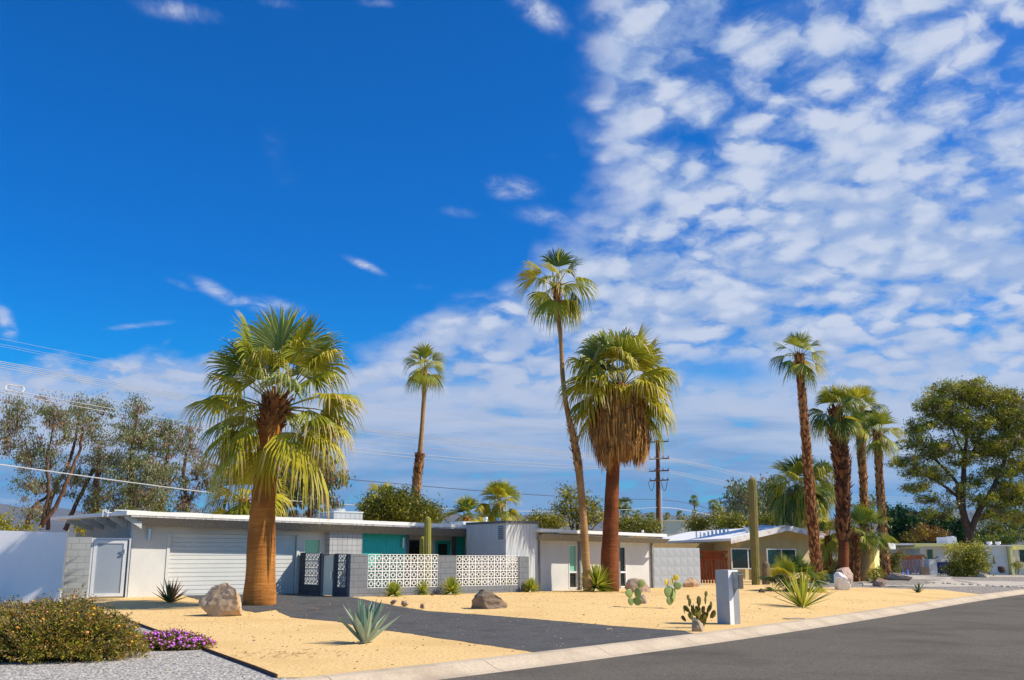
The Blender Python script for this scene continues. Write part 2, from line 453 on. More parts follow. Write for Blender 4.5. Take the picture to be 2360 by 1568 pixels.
m_gravel2 = groundmat('grey_gravel', (.30, .28, .27), (.36, .34, .33), (.33, .30, .28), 60, .8, .4, peb=14, pebc=[(.20, .18, .16), (.40, .36, .32), (.60, .55, .49), (.32, .29, .27)])
m_base = groundmat('desert_ground', (.30, .25, .18), (.36, .30, .22), (.27, .22, .15), 10, .4, .05)
m_pale = groundmat('pale_concrete_drive', (.42, .38, .33), (.50, .46, .41), (.38, .34, .30), 20, .3, .5)

# kerb lines
kb = [CAM + ray(x, y) * (-CZ / ray(x, y).z) for x, y in [(480, 1590), (717, 1561), (1079, 1524), (1314, 1497), (1493, 1476), (1607, 1462), (1706, 1448.5), (1911, 1421.5), (2040, 1402.5), (2163, 1385), (2264, 1370.5), (2360, 1359)]]
def hitz(px, py, z):
    d = ray(px, py); t = (z - CZ) / d.z; return CAM + d * t
# smooth fit of the back line  y(x)
X = np.array([p.x for p in kb]); Yk = np.array([p.y for p in kb])
cf = np.polyfit(X, Yk, 5)
xs = np.arange(X.min() - 3, X.max() + .01, .5)
bk = [Vector((x, float(np.polyval(cf, x)), 0)) for x in xs]
# straight extensions on both ends
d0 = (bk[0] - bk[1]).normalized(); d1 = (bk[-1] - bk[-2]).normalized()
bk = [bk[0] + d0 * k for k in (24, 16, 8)] + bk + [bk[-1] + d1 * k for k in (6, 14, 30, 60)]
rd = hitz(1314, 1526, -.12); KW = min((Vector((p.x, p.y, 0)) - Vector((rd.x, rd.y, 0))).length for p in bk)
KW = max(.5, min(.9, KW)); print('kerb width', KW)
# resample by arclength
def resample(P, st):
    out = [P[0]]; acc = 0
    for a, b in zip(P, P[1:]):
        l = (b - a).length; t = st - acc
        while t <= l:
            out.append(a + (b - a) * (t / l)); t += st
        acc = l - (t - st)
    return out
bk = resample(bk, .5)
def nrm_at(i):
    t = (bk[min(i + 1, len(bk) - 1)] - bk[max(i - 1, 0)]).normalized(); return Vector((t.y, -t.x, 0))
prof = [(0, -.25), (0, .02), (.10, .026), (.22, .015), (.34, -.03), (.44, -.075), (.52, -.10), (KW, -.118), (KW, -.2)]
k_ = MB(); seg = 6
for i in range(len(bk) - 1):
    gap0 = .012 if i % seg == 0 else 0
    a = bk[i] + (bk[i + 1] - bk[i]) * (gap0 / .5); b = bk[i + 1]
    na, nb = nrm_at(i), nrm_at(i + 1)
    Va = [a + na * w + Vector((0, 0, z)) for w, z in prof]; Vb = [b + nb * w + Vector((0, 0, z)) for w, z in prof]
    n = len(prof)
    k_.add(Va + Vb, [(j, j + 1, n + j + 1, n + j) for j in range(n - 1)])
    if gap0: k_.add(Va, [tuple(range(n))])
struct(k_.build('kerb', m_kerb))
# road
edge = [bk[i] + nrm_at(i) * (KW - .03) for i in range(0, len(bk), 2)]
rp = [(p.x, p.y) for p in edge]
road_poly = rp + [(120, rp[-1][1] - 5), (120, -60), (-60, -60)]
drape(road_poly, 0, 'road', m_road, zflat=-.12)
# sand yard
bk2 = [(p.x, p.y) for p in bk]
def kidx(px, py):
    g = gnd(px, py); return min(range(len(bk)), key=lambda i: (bk[i] - Vector((g.x, g.y, 0))).length)
i0, i1 = kidx(700, 1562), kidx(2264, 1370)
edg = [gnd(640, 1562), gnd(590, 1542), gnd(500, 1509), gnd(420, 1478), gnd(351, 1452), gnd(295, 1431), gnd(200, 1404), gnd(60, 1390)]
inset = [(bk[i] - nrm_at(i) * -.015) for i in range(i0, i1 + 1)]
sand = [(p.x, p.y) for p in inset] + [tuple(gnd(*q)[:2]) for q in [(2169, 1359), (2087, 1357), (1865, 1354.6), (1862, 1340)]] + [(19, 62), (-34, 52), (-34, 24)] + [tuple(e[:2]) for e in reversed(edg)]
drape(sand, 0, 'sand_yard', m_sand)
# gravel bed in the left foreground
gr = [tuple(e[:2]) for e in edg] + [(-34, 24), (-34, 6)] + [bk2[i] for i in range(0, i0 + 1) if bk2[i][0] > -33]
drape(gr, -.004, 'gravel_bed', m_gravel)
# asphalt driveway
left = [(405, 1366), (432, 1376), (470, 1386), (551, 1397), (592, 1399), (636, 1396), (672, 1406), (776, 1433), (879, 1451.6), (970, 1465), (1066, 1479), (1160, 1493), (1236, 1503.5)]
right = [(1607, 1462.5), (1577, 1454.5), (1493, 1449), (1314, 1434), (1198, 1424), (1091, 1413.5), (983, 1402), (927, 1394.5), (871, 1388), (833, 1381), (807, 1376)]
dp = [tuple(gnd(*q)[:2]) for q in left]; ia, ib = kidx(1236, 1503.5), kidx(1607, 1462.5)
dp += [(bk[i].x, bk[i].y) for i in range(ia, ib + 1)] + [tuple(gnd(*q)[:2]) for q in right] + [tuple(H(0, -.1)[:2]), tuple(H(0, -4.2)[:2]), tuple(H(-5.2, -4.2)[:2])]
drape(dp, .006, 'driveway', m_drive, jit=.06)
# neighbour's gravel yard and pale driveway on the right
i2 = kidx(2264, 1370)
g2 = [tuple(gnd(*q)[:2]) for q in [(1862, 1340), (1865, 1354.6), (2087, 1357), (2169, 1359)]] + [(bk[i].x, bk[i].y) for i in range(i2, len(bk))] + [(110, 150), (-10, 150), (19, 62)]
drape(g2, -.002, 'gravel_yard', m_gravel2)
drape([tuple(gnd(*q)[:2]) for q in [(1990, 1350), (2120, 1353), (2362, 1350), (2420, 1342), (2240, 1339), (2190, 1336), (2200, 1327), (2185, 1322), (2075, 1322), (2050, 1330), (1985, 1334)]], .006, 'neighbour_driveway', m_pale)
drape([tuple(gnd(*q)[:2]) for q in [(2250, 1330), (2420, 1331), (2420, 1327), (2240, 1326)]], .006, 'garden_path', m_pale)
# big ground sheet (kept just under the yards)
gm = MB()
XS = [-9000, -1500, -300, -80] + list(range(-34, 60, 4)) + [80, 300, 1500, 9000]
YS = [-300, -20, 4] + list(range(8, 60, 4)) + [70, 90, 140, 300, 1500, 9000]
V = [(x, y, (zg(x, y) if y > 20 else 0) - (.07 if y > 55 else .30)) for y in YS for x in XS]
gm.add(V, [(j * len(XS) + i, j * len(XS) + i + 1, (j + 1) * len(XS) + i + 1, (j + 1) * len(XS) + i) for j in range(len(YS) - 1) for i in range(len(XS) - 1)])
struct(gm.build('ground', m_base))
# steel edging strip
es = MB(); E0 = [gnd(351, 1452), gnd(295, 1431)]
line = [gnd(640, 1562)] + [gnd(590, 1542), gnd(500, 1509), gnd(420, 1478), gnd(351, 1452), gnd(295, 1431), gnd(200, 1404)]
for a, b in zip(line, line[1:]):
    es.prism((a.x, a.y), (b.x, b.y), .02, zg(a.x, a.y) - .1, zg(a.x, a.y) + .045, zg(b.x, b.y) - .1, zg(b.x, b.y) + .045)
tag(recenter(es.build('edging_strip', mat('rusty_steel', (.10, .045, .03), (.16, .08, .05), 8))), 'rusty steel edging strip between white gravel and tan sand', 'edging')

# mountains
def ridge(name, y0, prof, col, seed, depth=2500):
    b = MB(); nx = 220; rows = 7
    xs = np.linspace(-9000, 9000, nx)
    V = []
    for j in range(rows):
        f = j / (rows - 1)
        for x in xs:
            px = 1180 + 2305 * x / y0
            h = float(np.interp(px, [p[0] for p in prof], [p[1] for p in prof]))
            top = (1283 - h) / 2360 * y0 + 1.6
            k = math.sin(f * PI / 2) ** .8
            nn = 1 + .25 * noise.fractal(Vector((x / 700, f * 3, seed)), 1, 2, 5) * (1 if f < 1 else .35)
            V.append((x, y0 - depth * (1 - f), max(-20, top * k * nn - (5 if f == 0 else 0))))
    V += [(x, y0 + 1500, -20) for x in xs]; rows += 1
    b.add(V, [(j * nx + i, j * nx + i + 1, (j + 1) * nx + i + 1, (j + 1) * nx + i) for j in range(rows - 1) for i in range(nx - 1)])
    struct(b.build(name, col, smooth=True))
m_mtn = mat('mountain_rock', (.085, .085, .095), (.13, .12, .12), .004, rough=1, bump=0)
ridge('hills', 8500, [(-2500, 1175), (-300, 1172), (0, 1171), (90, 1163), (130, 1166), (200, 1176), (420, 1188), (900, 1190), (1300, 1196), (1540, 1188), (1640, 1178), (1760, 1190), (1900, 1196), (2030, 1192), (2140, 1186), (2300, 1190), (3500, 1180)], m_mtn, 3.3)

# ------------------------------------------------------------------ MAIN HOUSE
M_stucco = mat('light_grey_stucco', (.60, .61, .62), (.68, .69, .69), 2.0, rough=.9, bump=.25, bscale=60)
M_white = mat('white_stucco', (.58, .59, .59), (.67, .675, .67), 1.0, rough=.9, bump=.3, bscale=45, c3=(.54, .535, .52), s3=.7, stretch=(1, 1, .6))
M_door = mat('white_door_paint', (.60, .615, .61), (.66, .67, .665), 1.5, rough=.5)
M_roofw = mat('white_roof_coating', (.80, .80, .79), (.88, .88, .87), .8, rough=.6, bump=.2, bscale=5)
M_fgrey = mat('grey_fascia_paint', (.17, .173, .18), (.22, .223, .23), 6, rough=.7, stretch=(3, 3, .4), c3=(.34, .345, .35), s3=9)
M_streak = mat('streaked_drip_edge', (.30, .29, .30), (.62, .60, .60), 14, rough=.6, stretch=(1, 1, .05))
M_beam = mat('pale_grey_beam', (.46, .50, .52), (.54, .57, .58), 4, rough=.6)
M_dk = mat('dark_grey_trim', (.11, .115, .13), (.15, .155, .17), 3, rough=.6)
M_teal = mat('teal_siding', (.02, .42, .42), (.03, .48, .47), 2, rough=.6)
M_mint = mat('mint_glass', (.20, .48, .34), (.24, .54, .40), 1.2, rough=.12, spec=.6)
M_dglass = mat('dark_glass', (.012, .016, .016), (.02, .026, .022), 2, rough=.06, spec=.7)
M_frame = mat('white_metal_frame', (.68, .70, .72), (.76, .77, .78), 3, rough=.4, metal=.0)
M_frost = mat('frosted_panel', (.32, .37, .44), (.36, .41, .48), 1.0, rough=.4)
M_cream = mat('cream_door_paint', (.84, .84, .70), (.88, .88, .74), 1.2, rough=.5)
M_steel = mat('brushed_steel', (.55, .56, .58), (.65, .66, .68), 20, rough=.3, metal=.8)
M_siding = mat('pale_board_siding', (.50, .52, .54), (.60, .62, .63), 5, rough=.75, stretch=(4, 4, .3))
B_u = blockmat('grey_block_front', (.20, .215, .245), (.13, .14, .165))
B_v = blockmat('grey_block_side', (.20, .215, .245), (.13, .14, .165), side=True)
B_shade = blockmat('shaded_block_side', (.085, .095, .12), (.05, .055, .075), side=True)  # same grey block, darkened: the gate facade's shade is put into the colour
B_st = blockmat('stack_block', (.42, .44, .47), (.24, .25, .27), bw=.2, bh=.2, offset=0)
B_lw = blockmat('left_block_wall', (.42, .44, .44), (.31, .32, .32), rot=0)
B_breeze = mat('breeze_block_white', (.70, .69, .66), (.78, .77, .74), 3, rough=.9, bump=.2, bscale=50)
B_breezesh = mat('breeze_block_shaded', (.42, .44, .46), (.50, .52, .54), 3, rough=.9, bump=.2, bscale=50)  # white breeze block greyed, with the facade's shade in its colour

bG = ona(690, 1274, 0)[0]; print('bG', bG)
G0 = .12
def zline(p0, p1, b):  # z as a linear function of a, from two pixels on plane b
    (a0, z0), (a1, z1) = onb(*p0, b), onb(*p1, b)
    return lambda a: z0 + (z1 - z0) * (a - a0) / (a1 - a0)
house = thing('house', H(-3, -6, .25), 'long low flat roofed grey and white house with wide garage door and teal panels', 'house')
aL, aGe = onb(300, 1300, bG)[0], onb(752, 1300, bG)[0]
ztop = zline((300, 1177), (1083, 1211), bG + .74)      # top of the roof edge
zbot = zline((300, 1211), (1083, 1238), bG + .42)       # underside of slanted board
print('aL', aL, 'roof z', ztop(aL), ztop(6), 'board', zbot(aL), zbot(6))
def wall_holes(mb, b, a0, a1, z0, z1, holes, th=.2, mi=0):
    A = sorted({a0, a1, *[h[0] for h in holes], *[h[1] for h in holes]}); Z = sorted({z0, z1, *[h[2] for h in holes], *[h[3] for h in holes]})
    for x0, x1 in zip(A, A[1:]):
        for y0, y1 in zip(Z, Z[1:]):
            cx, cy = (x0 + x1) / 2, (y0 + y1) / 2
            if any(h[0] < cx < h[1] and h[2] < cy < h[3] for h in holes): continue
            mb.hb(x0, x1, b - th, b, y0, y1, mi)
def rect(p0, p1, b):
    (a0, z1), (a1, z0) = onb(*p0, b), onb(*p1, b)
    return a0, a1, z0, z1
# garage wall
gd = rect((394, 1230), (679, 1366), bG); gw = rect((701, 1243), (738, 1282), bG)
gd = (gd[0], gd[1], 0, gd[3]); gw = (gw[0], gw[1], gw[2] - .3, gw[3])
w = MB(); wall_holes(w, bG, aL, aGe, 0, 2.72, [gd, gw])
w.build('wall', M_white, house)
# end wall (left, in shade) + back
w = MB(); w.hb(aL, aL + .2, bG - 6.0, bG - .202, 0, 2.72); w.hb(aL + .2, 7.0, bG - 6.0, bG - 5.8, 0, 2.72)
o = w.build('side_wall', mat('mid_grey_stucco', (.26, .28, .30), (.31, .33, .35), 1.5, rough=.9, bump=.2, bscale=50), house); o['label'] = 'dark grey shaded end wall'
# garage door
d = MB(); n = 15; hgt = gd[3] - .22
for i in range(n):
    z0 = .22 + i * hgt / n
    d.hb(gd[0] + .02, gd[1] - .02, bG - .14, bG - .085, z0 + .007, z0 + hgt / n - .007)
d.hb(gd[0] + .01, gd[1] - .01, bG - .18, bG - .115, .1, gd[3])
d.build('garage_door', M_door, house)
for (x0, x1) in ((gd[0] - .10, gd[0]), (gd[1], gd[1] + .10)):
    d = MB(); d.hb(x0, x1, bG, bG + .025, .1, gd[3]); d.build('garage_door_trim', M_door, house)
def window(b, r, glass, frame=M_frame, fw=.05, bars=(), inset=.10, name='window'):
    a0, a1, z0, z1 = r
    f = MB(); f.hb(a0, a0 + fw, b - inset, b + .015, z0, z1); f.hb(a1 - fw, a1, b - inset, b + .015, z0, z1)
    f.hb(a0 + fw, a1 - fw, b - inset, b + .015, z1 - fw, z1); f.hb(a0 + fw, a1 - fw, b - inset, b + .015, z0, z0 + fw)
    for z in bars: f.hb(a0 + fw, a1 - fw, b - inset, b + .012, z - .03, z + .03)
    o = f.build(name, frame, house)
    g = MB(); g.hb(a0 + fw, a1 - fw, b - inset + .01, b - inset + .03, z0 + fw, z1 - fw); g.build('pane', glass, o)
    return o
window(bG, gw, M_mint, M_stucco, .03)
def lamp(px, y0, y1, b, parent=house):
    a, zt = onb(px, y0, b); _, zb = onb(px, y1, b)
    f = MB(); c = H(a, b + .09); f.tube([(c.x, c.y, zb), (c.x, c.y, zt)], .055, 14)
    p = H(a, b + .02); f.hb(a - .03, a + .03, b, b + .05, (zb + zt) / 2 - .05, (zb + zt) / 2 + .05)
    f.build('wall_lamp', M_steel, parent, smooth=False)
lamp(343, 1219, 1245, bG); lamp(927, 1240, 1264, bG)
# stack-bond block volume and chimney
bC = bG + .38; a0, a1 = onb(760, 1250, bC)[0], onb(835, 1250, bC)[0]
w = MB(); w.hb(a0, a1, bG - 1.2, bC, 0, 2.70)
w.build('block_pier', B_st, house)
a0, zt = onb(770, 1181, bC - .6); a1, _ = onb(836, 1181, bC - .6)
ch = MB(); ch.hb(a0, a1, bC - 1.75, bC - .6, 2.7, zt)
cho = ch.build('chimney', B_st, house)
c = MB(); c.hb(a0 - .02, a1 + .02, bC - 1.77, bC - .58, zt, zt + .05); c.build('cap', M_beam, cho)
c = MB(); p = H((a0 + a1) / 2 - .1, bC - 1.3); c.tube([(p.x, p.y, zt + .05), (p.x, p.y, zt + .16)], .3, 16); c.build('flue', M_beam, cho)
# teal wall
a0, a1 = onb(835, 1250, bG)[0], onb(936, 1250, bG)[0]
w = MB(); k = a0
while k < a1 - .05:
    w.hb(k, min(k + .145, a1), bG - .1, bG, 0, 2.70); k += .15
w.hb(a0, a1, bG - .15, bG - .08, 0, 2.70)
w.build('teal_wall', M_teal, house)
p_ = MB(); ap = a1; p_.hb(ap + .002, ap + .12, bG - .2, bG + .02, 0, 2.70); p_.build('post', M_dk, house)
# recessed entry
onb_b1075 = bG - 1.1; _as = onb(1166, 1250, -.35)[0]; _p = H(_as, onb_b1075); print('recess px', 1180 + 2305 * _p.x / _p.y)
bR = onb_b1075; a0 = onb(925, 1250, bR)[0]; a1 = onb(1060, 1250, bR)[0]
dw = rect((940, 1244), (975, 1300), bR); dd = rect((1003, 1246), (1036, 1360), bR); dd = (dd[0], dd[1], .2, dd[3])
w = MB(); wall_holes(w, bR, a0 - .6, _as + 1.5, 0, 2.70, [dw, dd], .15)
w.build('entry_wall', M_stucco, house)
window(bR, dw, M_dglass, M_dk, .04)
f = MB(); f.hb(dd[0], dd[0] + .13, bR - .1, bR + .02, dd[2], dd[3]); f.hb(dd[1] - .13, dd[1], bR - .1, bR + .02, dd[2], dd[3]); f.hb(dd[0] + .13, dd[1] - .13, bR - .1, bR + .02, dd[3] - .13, dd[3])
dr = f.build('front_door', M_teal, house)
f = MB(); f.hb(dd[0] + .13, dd[1] - .13, bR - .08, bR - .04, dd[2], dd[3] - .13); f.build('pane', M_dglass, dr)
a0, a1 = onb(1044, 1250, bR)[0], onb(1095, 1250, bR)[0]
w = MB(); w.hb(a0 + .062, a1, bR + .003, bR + .06, 0, 2.70); w.build('teal_panel', M_teal, house)
a0 = onb(1044, 1250, bR)[0]; p_ = MB(); p_.hb(a0 - .06, a0 + .06, bR + .004, bR + .12, 0, 2.70); p_.build('post', M_dk, house)
# tall box (service volume)
bB = -.35; aB0 = onb(1166, 1250, bB)[0]; aB1 = onb(1239, 1250, bB)[0]
zB = onb(1166, 1206, bB)[1]; zB2 = onb(1239, 1208, bB)[1]; print('box', aB0, aB1, zB, zB2)
_, zback = ona(1104, 1216, aB0); bback = ona(1075, 1250, aB0)[0]; print('bback', bback, zback)
w = MB(); k = aB0 + .06
while k < aB1 - .01:
    w.hb(k, min(k + .145, aB1), bB - .05, bB, 0, zB); k += .155
w.hb(aB0, aB1, bback, bB - .03, 0, zB); w.hb(aB1 - .2, aB1, bback - 4, bback - .002, 0, 2.66)
w.hb(aB0 - .001, aB0 + .06, bB - .03, bB, 0, zB)
w.build('service_wall', M_siding, house)
c = MB(); c.hb(aB0 - .04, aB1 + .02, bback, bB + .04, zB, zB + .09); c.build('parapet_cap', M_dk, house)
b0, zt = ona(1149, 1213, aB0); b1, zb = ona(1160, 1244, aB0)
v = MB(); k = 7
for i in range(k):
    z = zt - (i + .5) * (zt - zb) / k
    v.hexa([H(aB0 - .05, b0, z - .035), H(aB0 - .05, b1, z - .035), H(aB0 - .001, b1, z - .0), H(aB0 - .001, b0, z - .0),
            H(aB0 - .05, b0, z - .02), H(aB0 - .05, b1, z - .02), H(aB0 - .001, b1, z + .015), H(aB0 - .001, b0, z + .015)])
vo = v.build('louvre', M_beam, house)
v = MB(); v.hb(aB0 - .012, aB0 - .003, b0, b1, zb, zt); v.build('louvre_back', M_dk, vo)
b0, zt = ona(1096, 1261, aB0); b1, zb = ona(1121, 1300, aB0)
v = MB(); v.hb(aB0 - .02, aB0 - .003, b0, b1, zb, zt); v.build('access_panel', M_siding, house)
# roof of the main wing
aR0 = aL - 1.15; aR1 = aB1
rf = MB()
bf = bG + .74; bb = bG - 6.6
za, zb_ = ztop(aL), ztop(6.8)
rf.hb(aL - .45, aR1, bb, bf, (za - .13, zb_ - .13), (za, zb_))
# left cantilevered corner (tapering plan)
rf.hexa([H(aR0, bb, za - .10), H(aL - .45, bf, za - .13), H(aL - .45, bb, za - .13), H(aR0 + .1, bb - .0, za - .10),
         H(aR0, bb, za), H(aL - .45, bf, za), H(aL - .45, bb, za), H(aR0 + .1, bb, za)][:8])
rfo = rf.build('roof', M_roofw, house)
s = MB(); s.hb(aL - .3, aR1 - .01, bf - .06, bf - .012, (za - .19, zb_ - .19), (za - .13, zb_ - .13)); s.build('drip_edge', M_streak, rfo)
so_ = MB(); so_.hb(aL - .3, aR1 - .01, bb + .1, bf - .07, (za - .19, zb_ - .19), (za - .132, zb_ - .132)); so_.build('soffit', M_fgrey, rfo)
def slanted(a0, a1, bo, bi, zt, zb, name='slanted_fascia', th=.04):
    f = MB()
    P = []
    for (b, zf) in ((bi, zb), (bo, zt)):
        P += [H(a0, b, zf(a0)), H(a1, b, zf(a1)), H(a1, b - th, zf(a1) + .01), H(a0, b - th, zf(a0) + .01)]
    f.hexa(P); return f.build(name, M_fgrey, house)
slanted(aL - .05, aR1 - .02, bG + .72, bG + .42, lambda a: ztop(a) - .195, zbot)
# cantilevered beam tails under the left roof end
def fin(px0, px1, y0, y1):
    pass
for i, (b) in enumerate([bG + .55, bG - .75, bG - 2.15, bG - 3.6, bG - 5.1]):
    f = MB(); z1 = za - .135; ext = .95
    a_in, a_out = aL + .1, aL - .42 - .62 * (bf - b) / (bf - bb)
    P = []
    for (aa, hh) in ((a_out, .10), (a_in, .42)):
        P.append([H(aa, b - .035, z1 - hh), H(aa, b + .035, z1 - hh), H(aa, b + .035, z1), H(aa, b - .035, z1)])
    A, Bq = P
    z1 = za - .135
    f.hexa([A[0], A[1], Bq[1], Bq[0], A[3], A[2], Bq[2], Bq[3]]); f.build('beam', M_beam, house)
# fascia return panels facing left between beams (pale triangles)
# roof furniture
def pipe(px, y0, y1, b, r=.06, m=M_roofw, cap=True, parent=rfo):
    a, zt = onb(px, y0, b); _, zb = onb(px, y1, b); p = H(a, b); f = MB()
    f.tube([(p.x, p.y, zb - .25), (p.x, p.y, zt)], r, 12)
    if cap: f.tube([(p.x, p.y, zt - .09), (p.x, p.y, zt)], r * 1.35, 12)
    f.build('vent_pipe', m, parent)
for px, y0, y1, b in ((1119, 1192, 1210, -4.5), (1149, 1194, 1206, -3.0)): pipe(px, y0, y1, b, .07)
for px in (1024, 1045): pipe(px, 1200 + (px - 1024) * .05, 1212, bG - .5, .045, cap=False)
a0, zt = onb(1068, 1202, bG - 2); a1, zb = onb(1104, 1210, bG - 2)
f = MB(); f.hb(a0, a1, bG - 3, bG - 2, zb - .3, zt); f.build('roof_box', M_beam, rfo)
# curl of conduit on the left of the roof + line running along the roof edge
a, z = onb(238, 1170, bG - .5)
f = MB(); pts = [H(a + .02 * math.cos(t) * 5 + t * .05, bG - .5, z - .12 + .05 * math.sin(t)) for t in np.linspace(0, 6.3, 14)]
f.tube(pts, .016, 6); p0 = H(a, bG - .5, z - .12); f.tube([(p0.x, p0.y, z - .3), (p0.x, p0.y, z - .06)], .02, 6)
p1 = H(a + .16, bG - .5, z); f.tube([(p1.x, p1.y, z - .3), (p1.x, p1.y, z - .08)], .02, 6)
pts = [H(a + .3 + t, bG - .3, ztop(a + t) + .035 + .01 * math.sin(t * 3)) for t in np.linspace(0, 12, 50)]
f.tube(pts, .014, 5); f.build('roof_conduit', M_frame, rfo)

# ---- right wing
bW = -.75; zwt = zline((1246, 1218.5), (1500, 1230), bW + .70); zwb = zline((1246, 1245.5), (1500, 1252), bW + .48)
aW0 = aB1 + .0; aW1 = onb(1502, 1300, bW)[0]; print('wing', aW0, aW1, zwt(aW0), zwt(aW1), zwb(aW0), zwb(aW1))
W1 = rect((1310, 1256), (1331, 1352), bW); W2 = rect((1338, 1256), (1352, 1352), bW); W3 = rect((1385, 1258), (1420, 1348), bW); W4 = rect((1426, 1260), (1444, 1348), bW)
bar1 = onb(1320, 1319, bW)[1]; bar4 = onb(1435, 1319, bW)[1]
Ws = [(r[0], r[1], .36, r[3]) for r in (W1, W2, W3, W4)]
w = MB(); wall_holes(w, bW, aW0 + .002, aW1, 0, 2.42, Ws, .2)
w.hb(aW1 - .2, aW1, bW - 7, bW - .202, 0, 2.42)
w.build('wall', M_white, house)
for r, up_, bz in ((Ws[0], M_mint, bar1), (Ws[1], M_mint, bar1), (Ws[2], M_dglass, bar4), (Ws[3], M_dglass, bar4)):
    a0, a1, z0, z1 = r
    f = MB(); fw = .04
    f.hb(a0, a0 + fw, bW - .1, bW + .015, z0, z1); f.hb(a1 - fw, a1, bW - .1, bW + .015, z0, z1)
    f.hb(a0 + fw, a1 - fw, bW - .1, bW + .015, z1 - fw, z1); f.hb(a0 + fw, a1 - fw, bW - .1, bW + .015, z0, z0 + .05)
    f.hb(a0 + fw, a1 - fw, bW - .1, bW + .012, bz - .035, bz + .035)
    o = f.build('window', M_frame, house)
    g = MB(); g.hb(a0 + fw, a1 - fw, bW - .09, bW - .06, bz + .035, z1 - fw); g.build('upper_pane', up_, o)
    g = MB(); g.hb(a0 + fw, a1 - fw, bW - .09, bW - .06, z0 + .05, bz - .035); g.build('lower_pane', M_dglass, o)
for px in (1239.5, 1334.5, 1424, 1501.5):
    a = onb(px, 1300, bW)[0]; f = MB(); f.hb(a - .045, a + .045, bW + .004, bW + .10, .1, 2.36); f.build('post', M_fgrey, house)
rf2 = MB(); rf2.hb(aW0 - .1, aW1 + .25, bW - 7.3, bW + .70, (zwt(aW0) - .12, zwt(aW1) - .12), (zwt(aW0), zwt(aW1)))
ro2 = rf2.build('roof', M_roofw, house)
f = MB()
for px in (1262, 1334, 1424, 1500):
    a = onb(px, 1240, bW)[0]; z = zwt(a) - .125; f = MB()
    f.hb(a - .05, a + .05, bW - .05, bW + .64, z - .16, z); f.build('beam', M_beam, house)
a0 = onb(1262, 1230, bW + 1.1)[0]; a1 = onb(1557, 1245, bW + 1.1)[0]
slanted(a0, a1, bW + .80, bW + .48, lambda a: zwt(a) - .20, zwb)
pipe(1481, 1222, 1238, bW - 1, .04, parent=ro2)

# ------------------------------------------------------------------ courtyard screen wall
sw = thing('screen_wall', H(2, 0, .2), 'grey block courtyard wall with white pierced breeze block panels behind a row of yuccas', 'wall')
ztp = zline((807, 1277), (1218, 1283), 0)
def sa(px): return onb(px, 1320, 0)[0]
A = [0, sa(848), sa(1010), sa(1052), sa(1196), sa(1218)]
print('screen a', A, 'z', ztp(0), ztp(A[-1]))
zS = ztp(0) * .5 + ztp(A[-1]) * .5
def zpt(a): return ztp(a)
zbs = zpt(A[1]) - 4 * .29 if False else None
TH = .2
hs_ = MB()
_, zlow = onb(930, 1354, 0); print('zlow', zlow, 'height', zS - zlow)
hs_.hb(A[0], A[1], -TH, 0, 0, (zpt(A[0]), zpt(A[1])))
hs_.hb(A[2], A[3], -TH, 0, 0, (zpt(A[2]), zpt(A[3])))
hs_.hb(A[4], A[5], -TH + .02, .03, 0, (zpt(A[4]), zpt(A[5])))
hs_.hb(A[1], A[2], -TH, -.002, 0, (zlow, zlow)); hs_.hb(A[3], A[4], -TH, -.002, 0, (zlow, zlow))
hs_.build('block_base', B_u, sw)
def breeze(f, P, w_, h_, du, dn, th):
    """one pierced block at corner P: width w_ along du, height h_, thickness th along dn"""
    def bx(x0, x1, z0, z1):
        q = [P + du * x0 + Vector((0, 0, z0)), P + du * x1 + Vector((0, 0, z0))]
        r = [p + dn * th for p in q]
        t = Vector((0, 0, z1 - z0))
        f.hexa([q[0], q[1], r[1], r[0], q[0] + t, q[1] + t, r[1] + t, r[0] + t])
    W_, H_ = w_, h_; e = .075 * W_; g_ = .07 * H_
    bx(0, W_, 0, g_); bx(0, W_, H_ - g_, H_); bx(0, e, g_, H_ - g_); bx(W_ - e, W_, g_, H_ - g_)
    X0, X1, Z0, Z1 = .34 * W_, .66 * W_, .34 * H_, .66 * H_; q = .085 * W_
    bx(X0 - q, X1 + q, Z0 - q, Z0); bx(X0 - q, X1 + q, Z1, Z1 + q); bx(X0 - q, X0, Z0, Z1); bx(X1, X1 + q, Z0, Z1)
    c = W_ / 2; cz = H_ / 2; h2 = .04 * W_
    bx(c - h2, c + h2, g_, Z0 - q); bx(c - h2, c + h2, Z1 + q, H_ - g_); bx(e, X0 - q, cz - h2, cz + h2); bx(X1 + q, W_ - e, cz - h2, cz + h2)
for (x0, x1) in ((A[1], A[2]), (A[3], A[4])):
    f = MB(); n = 10; wv = (x1 - x0) / n
    for i in range(n):
        z0 = zlow; hh = (zpt(x0) - zlow) / 4
        for j in range(4): breeze(f, H(x0 + i * wv, -.012, zlow + j * hh), wv, hh, UV_, -VV_, .045)
    f.build('breeze_panel', B_breeze, sw)
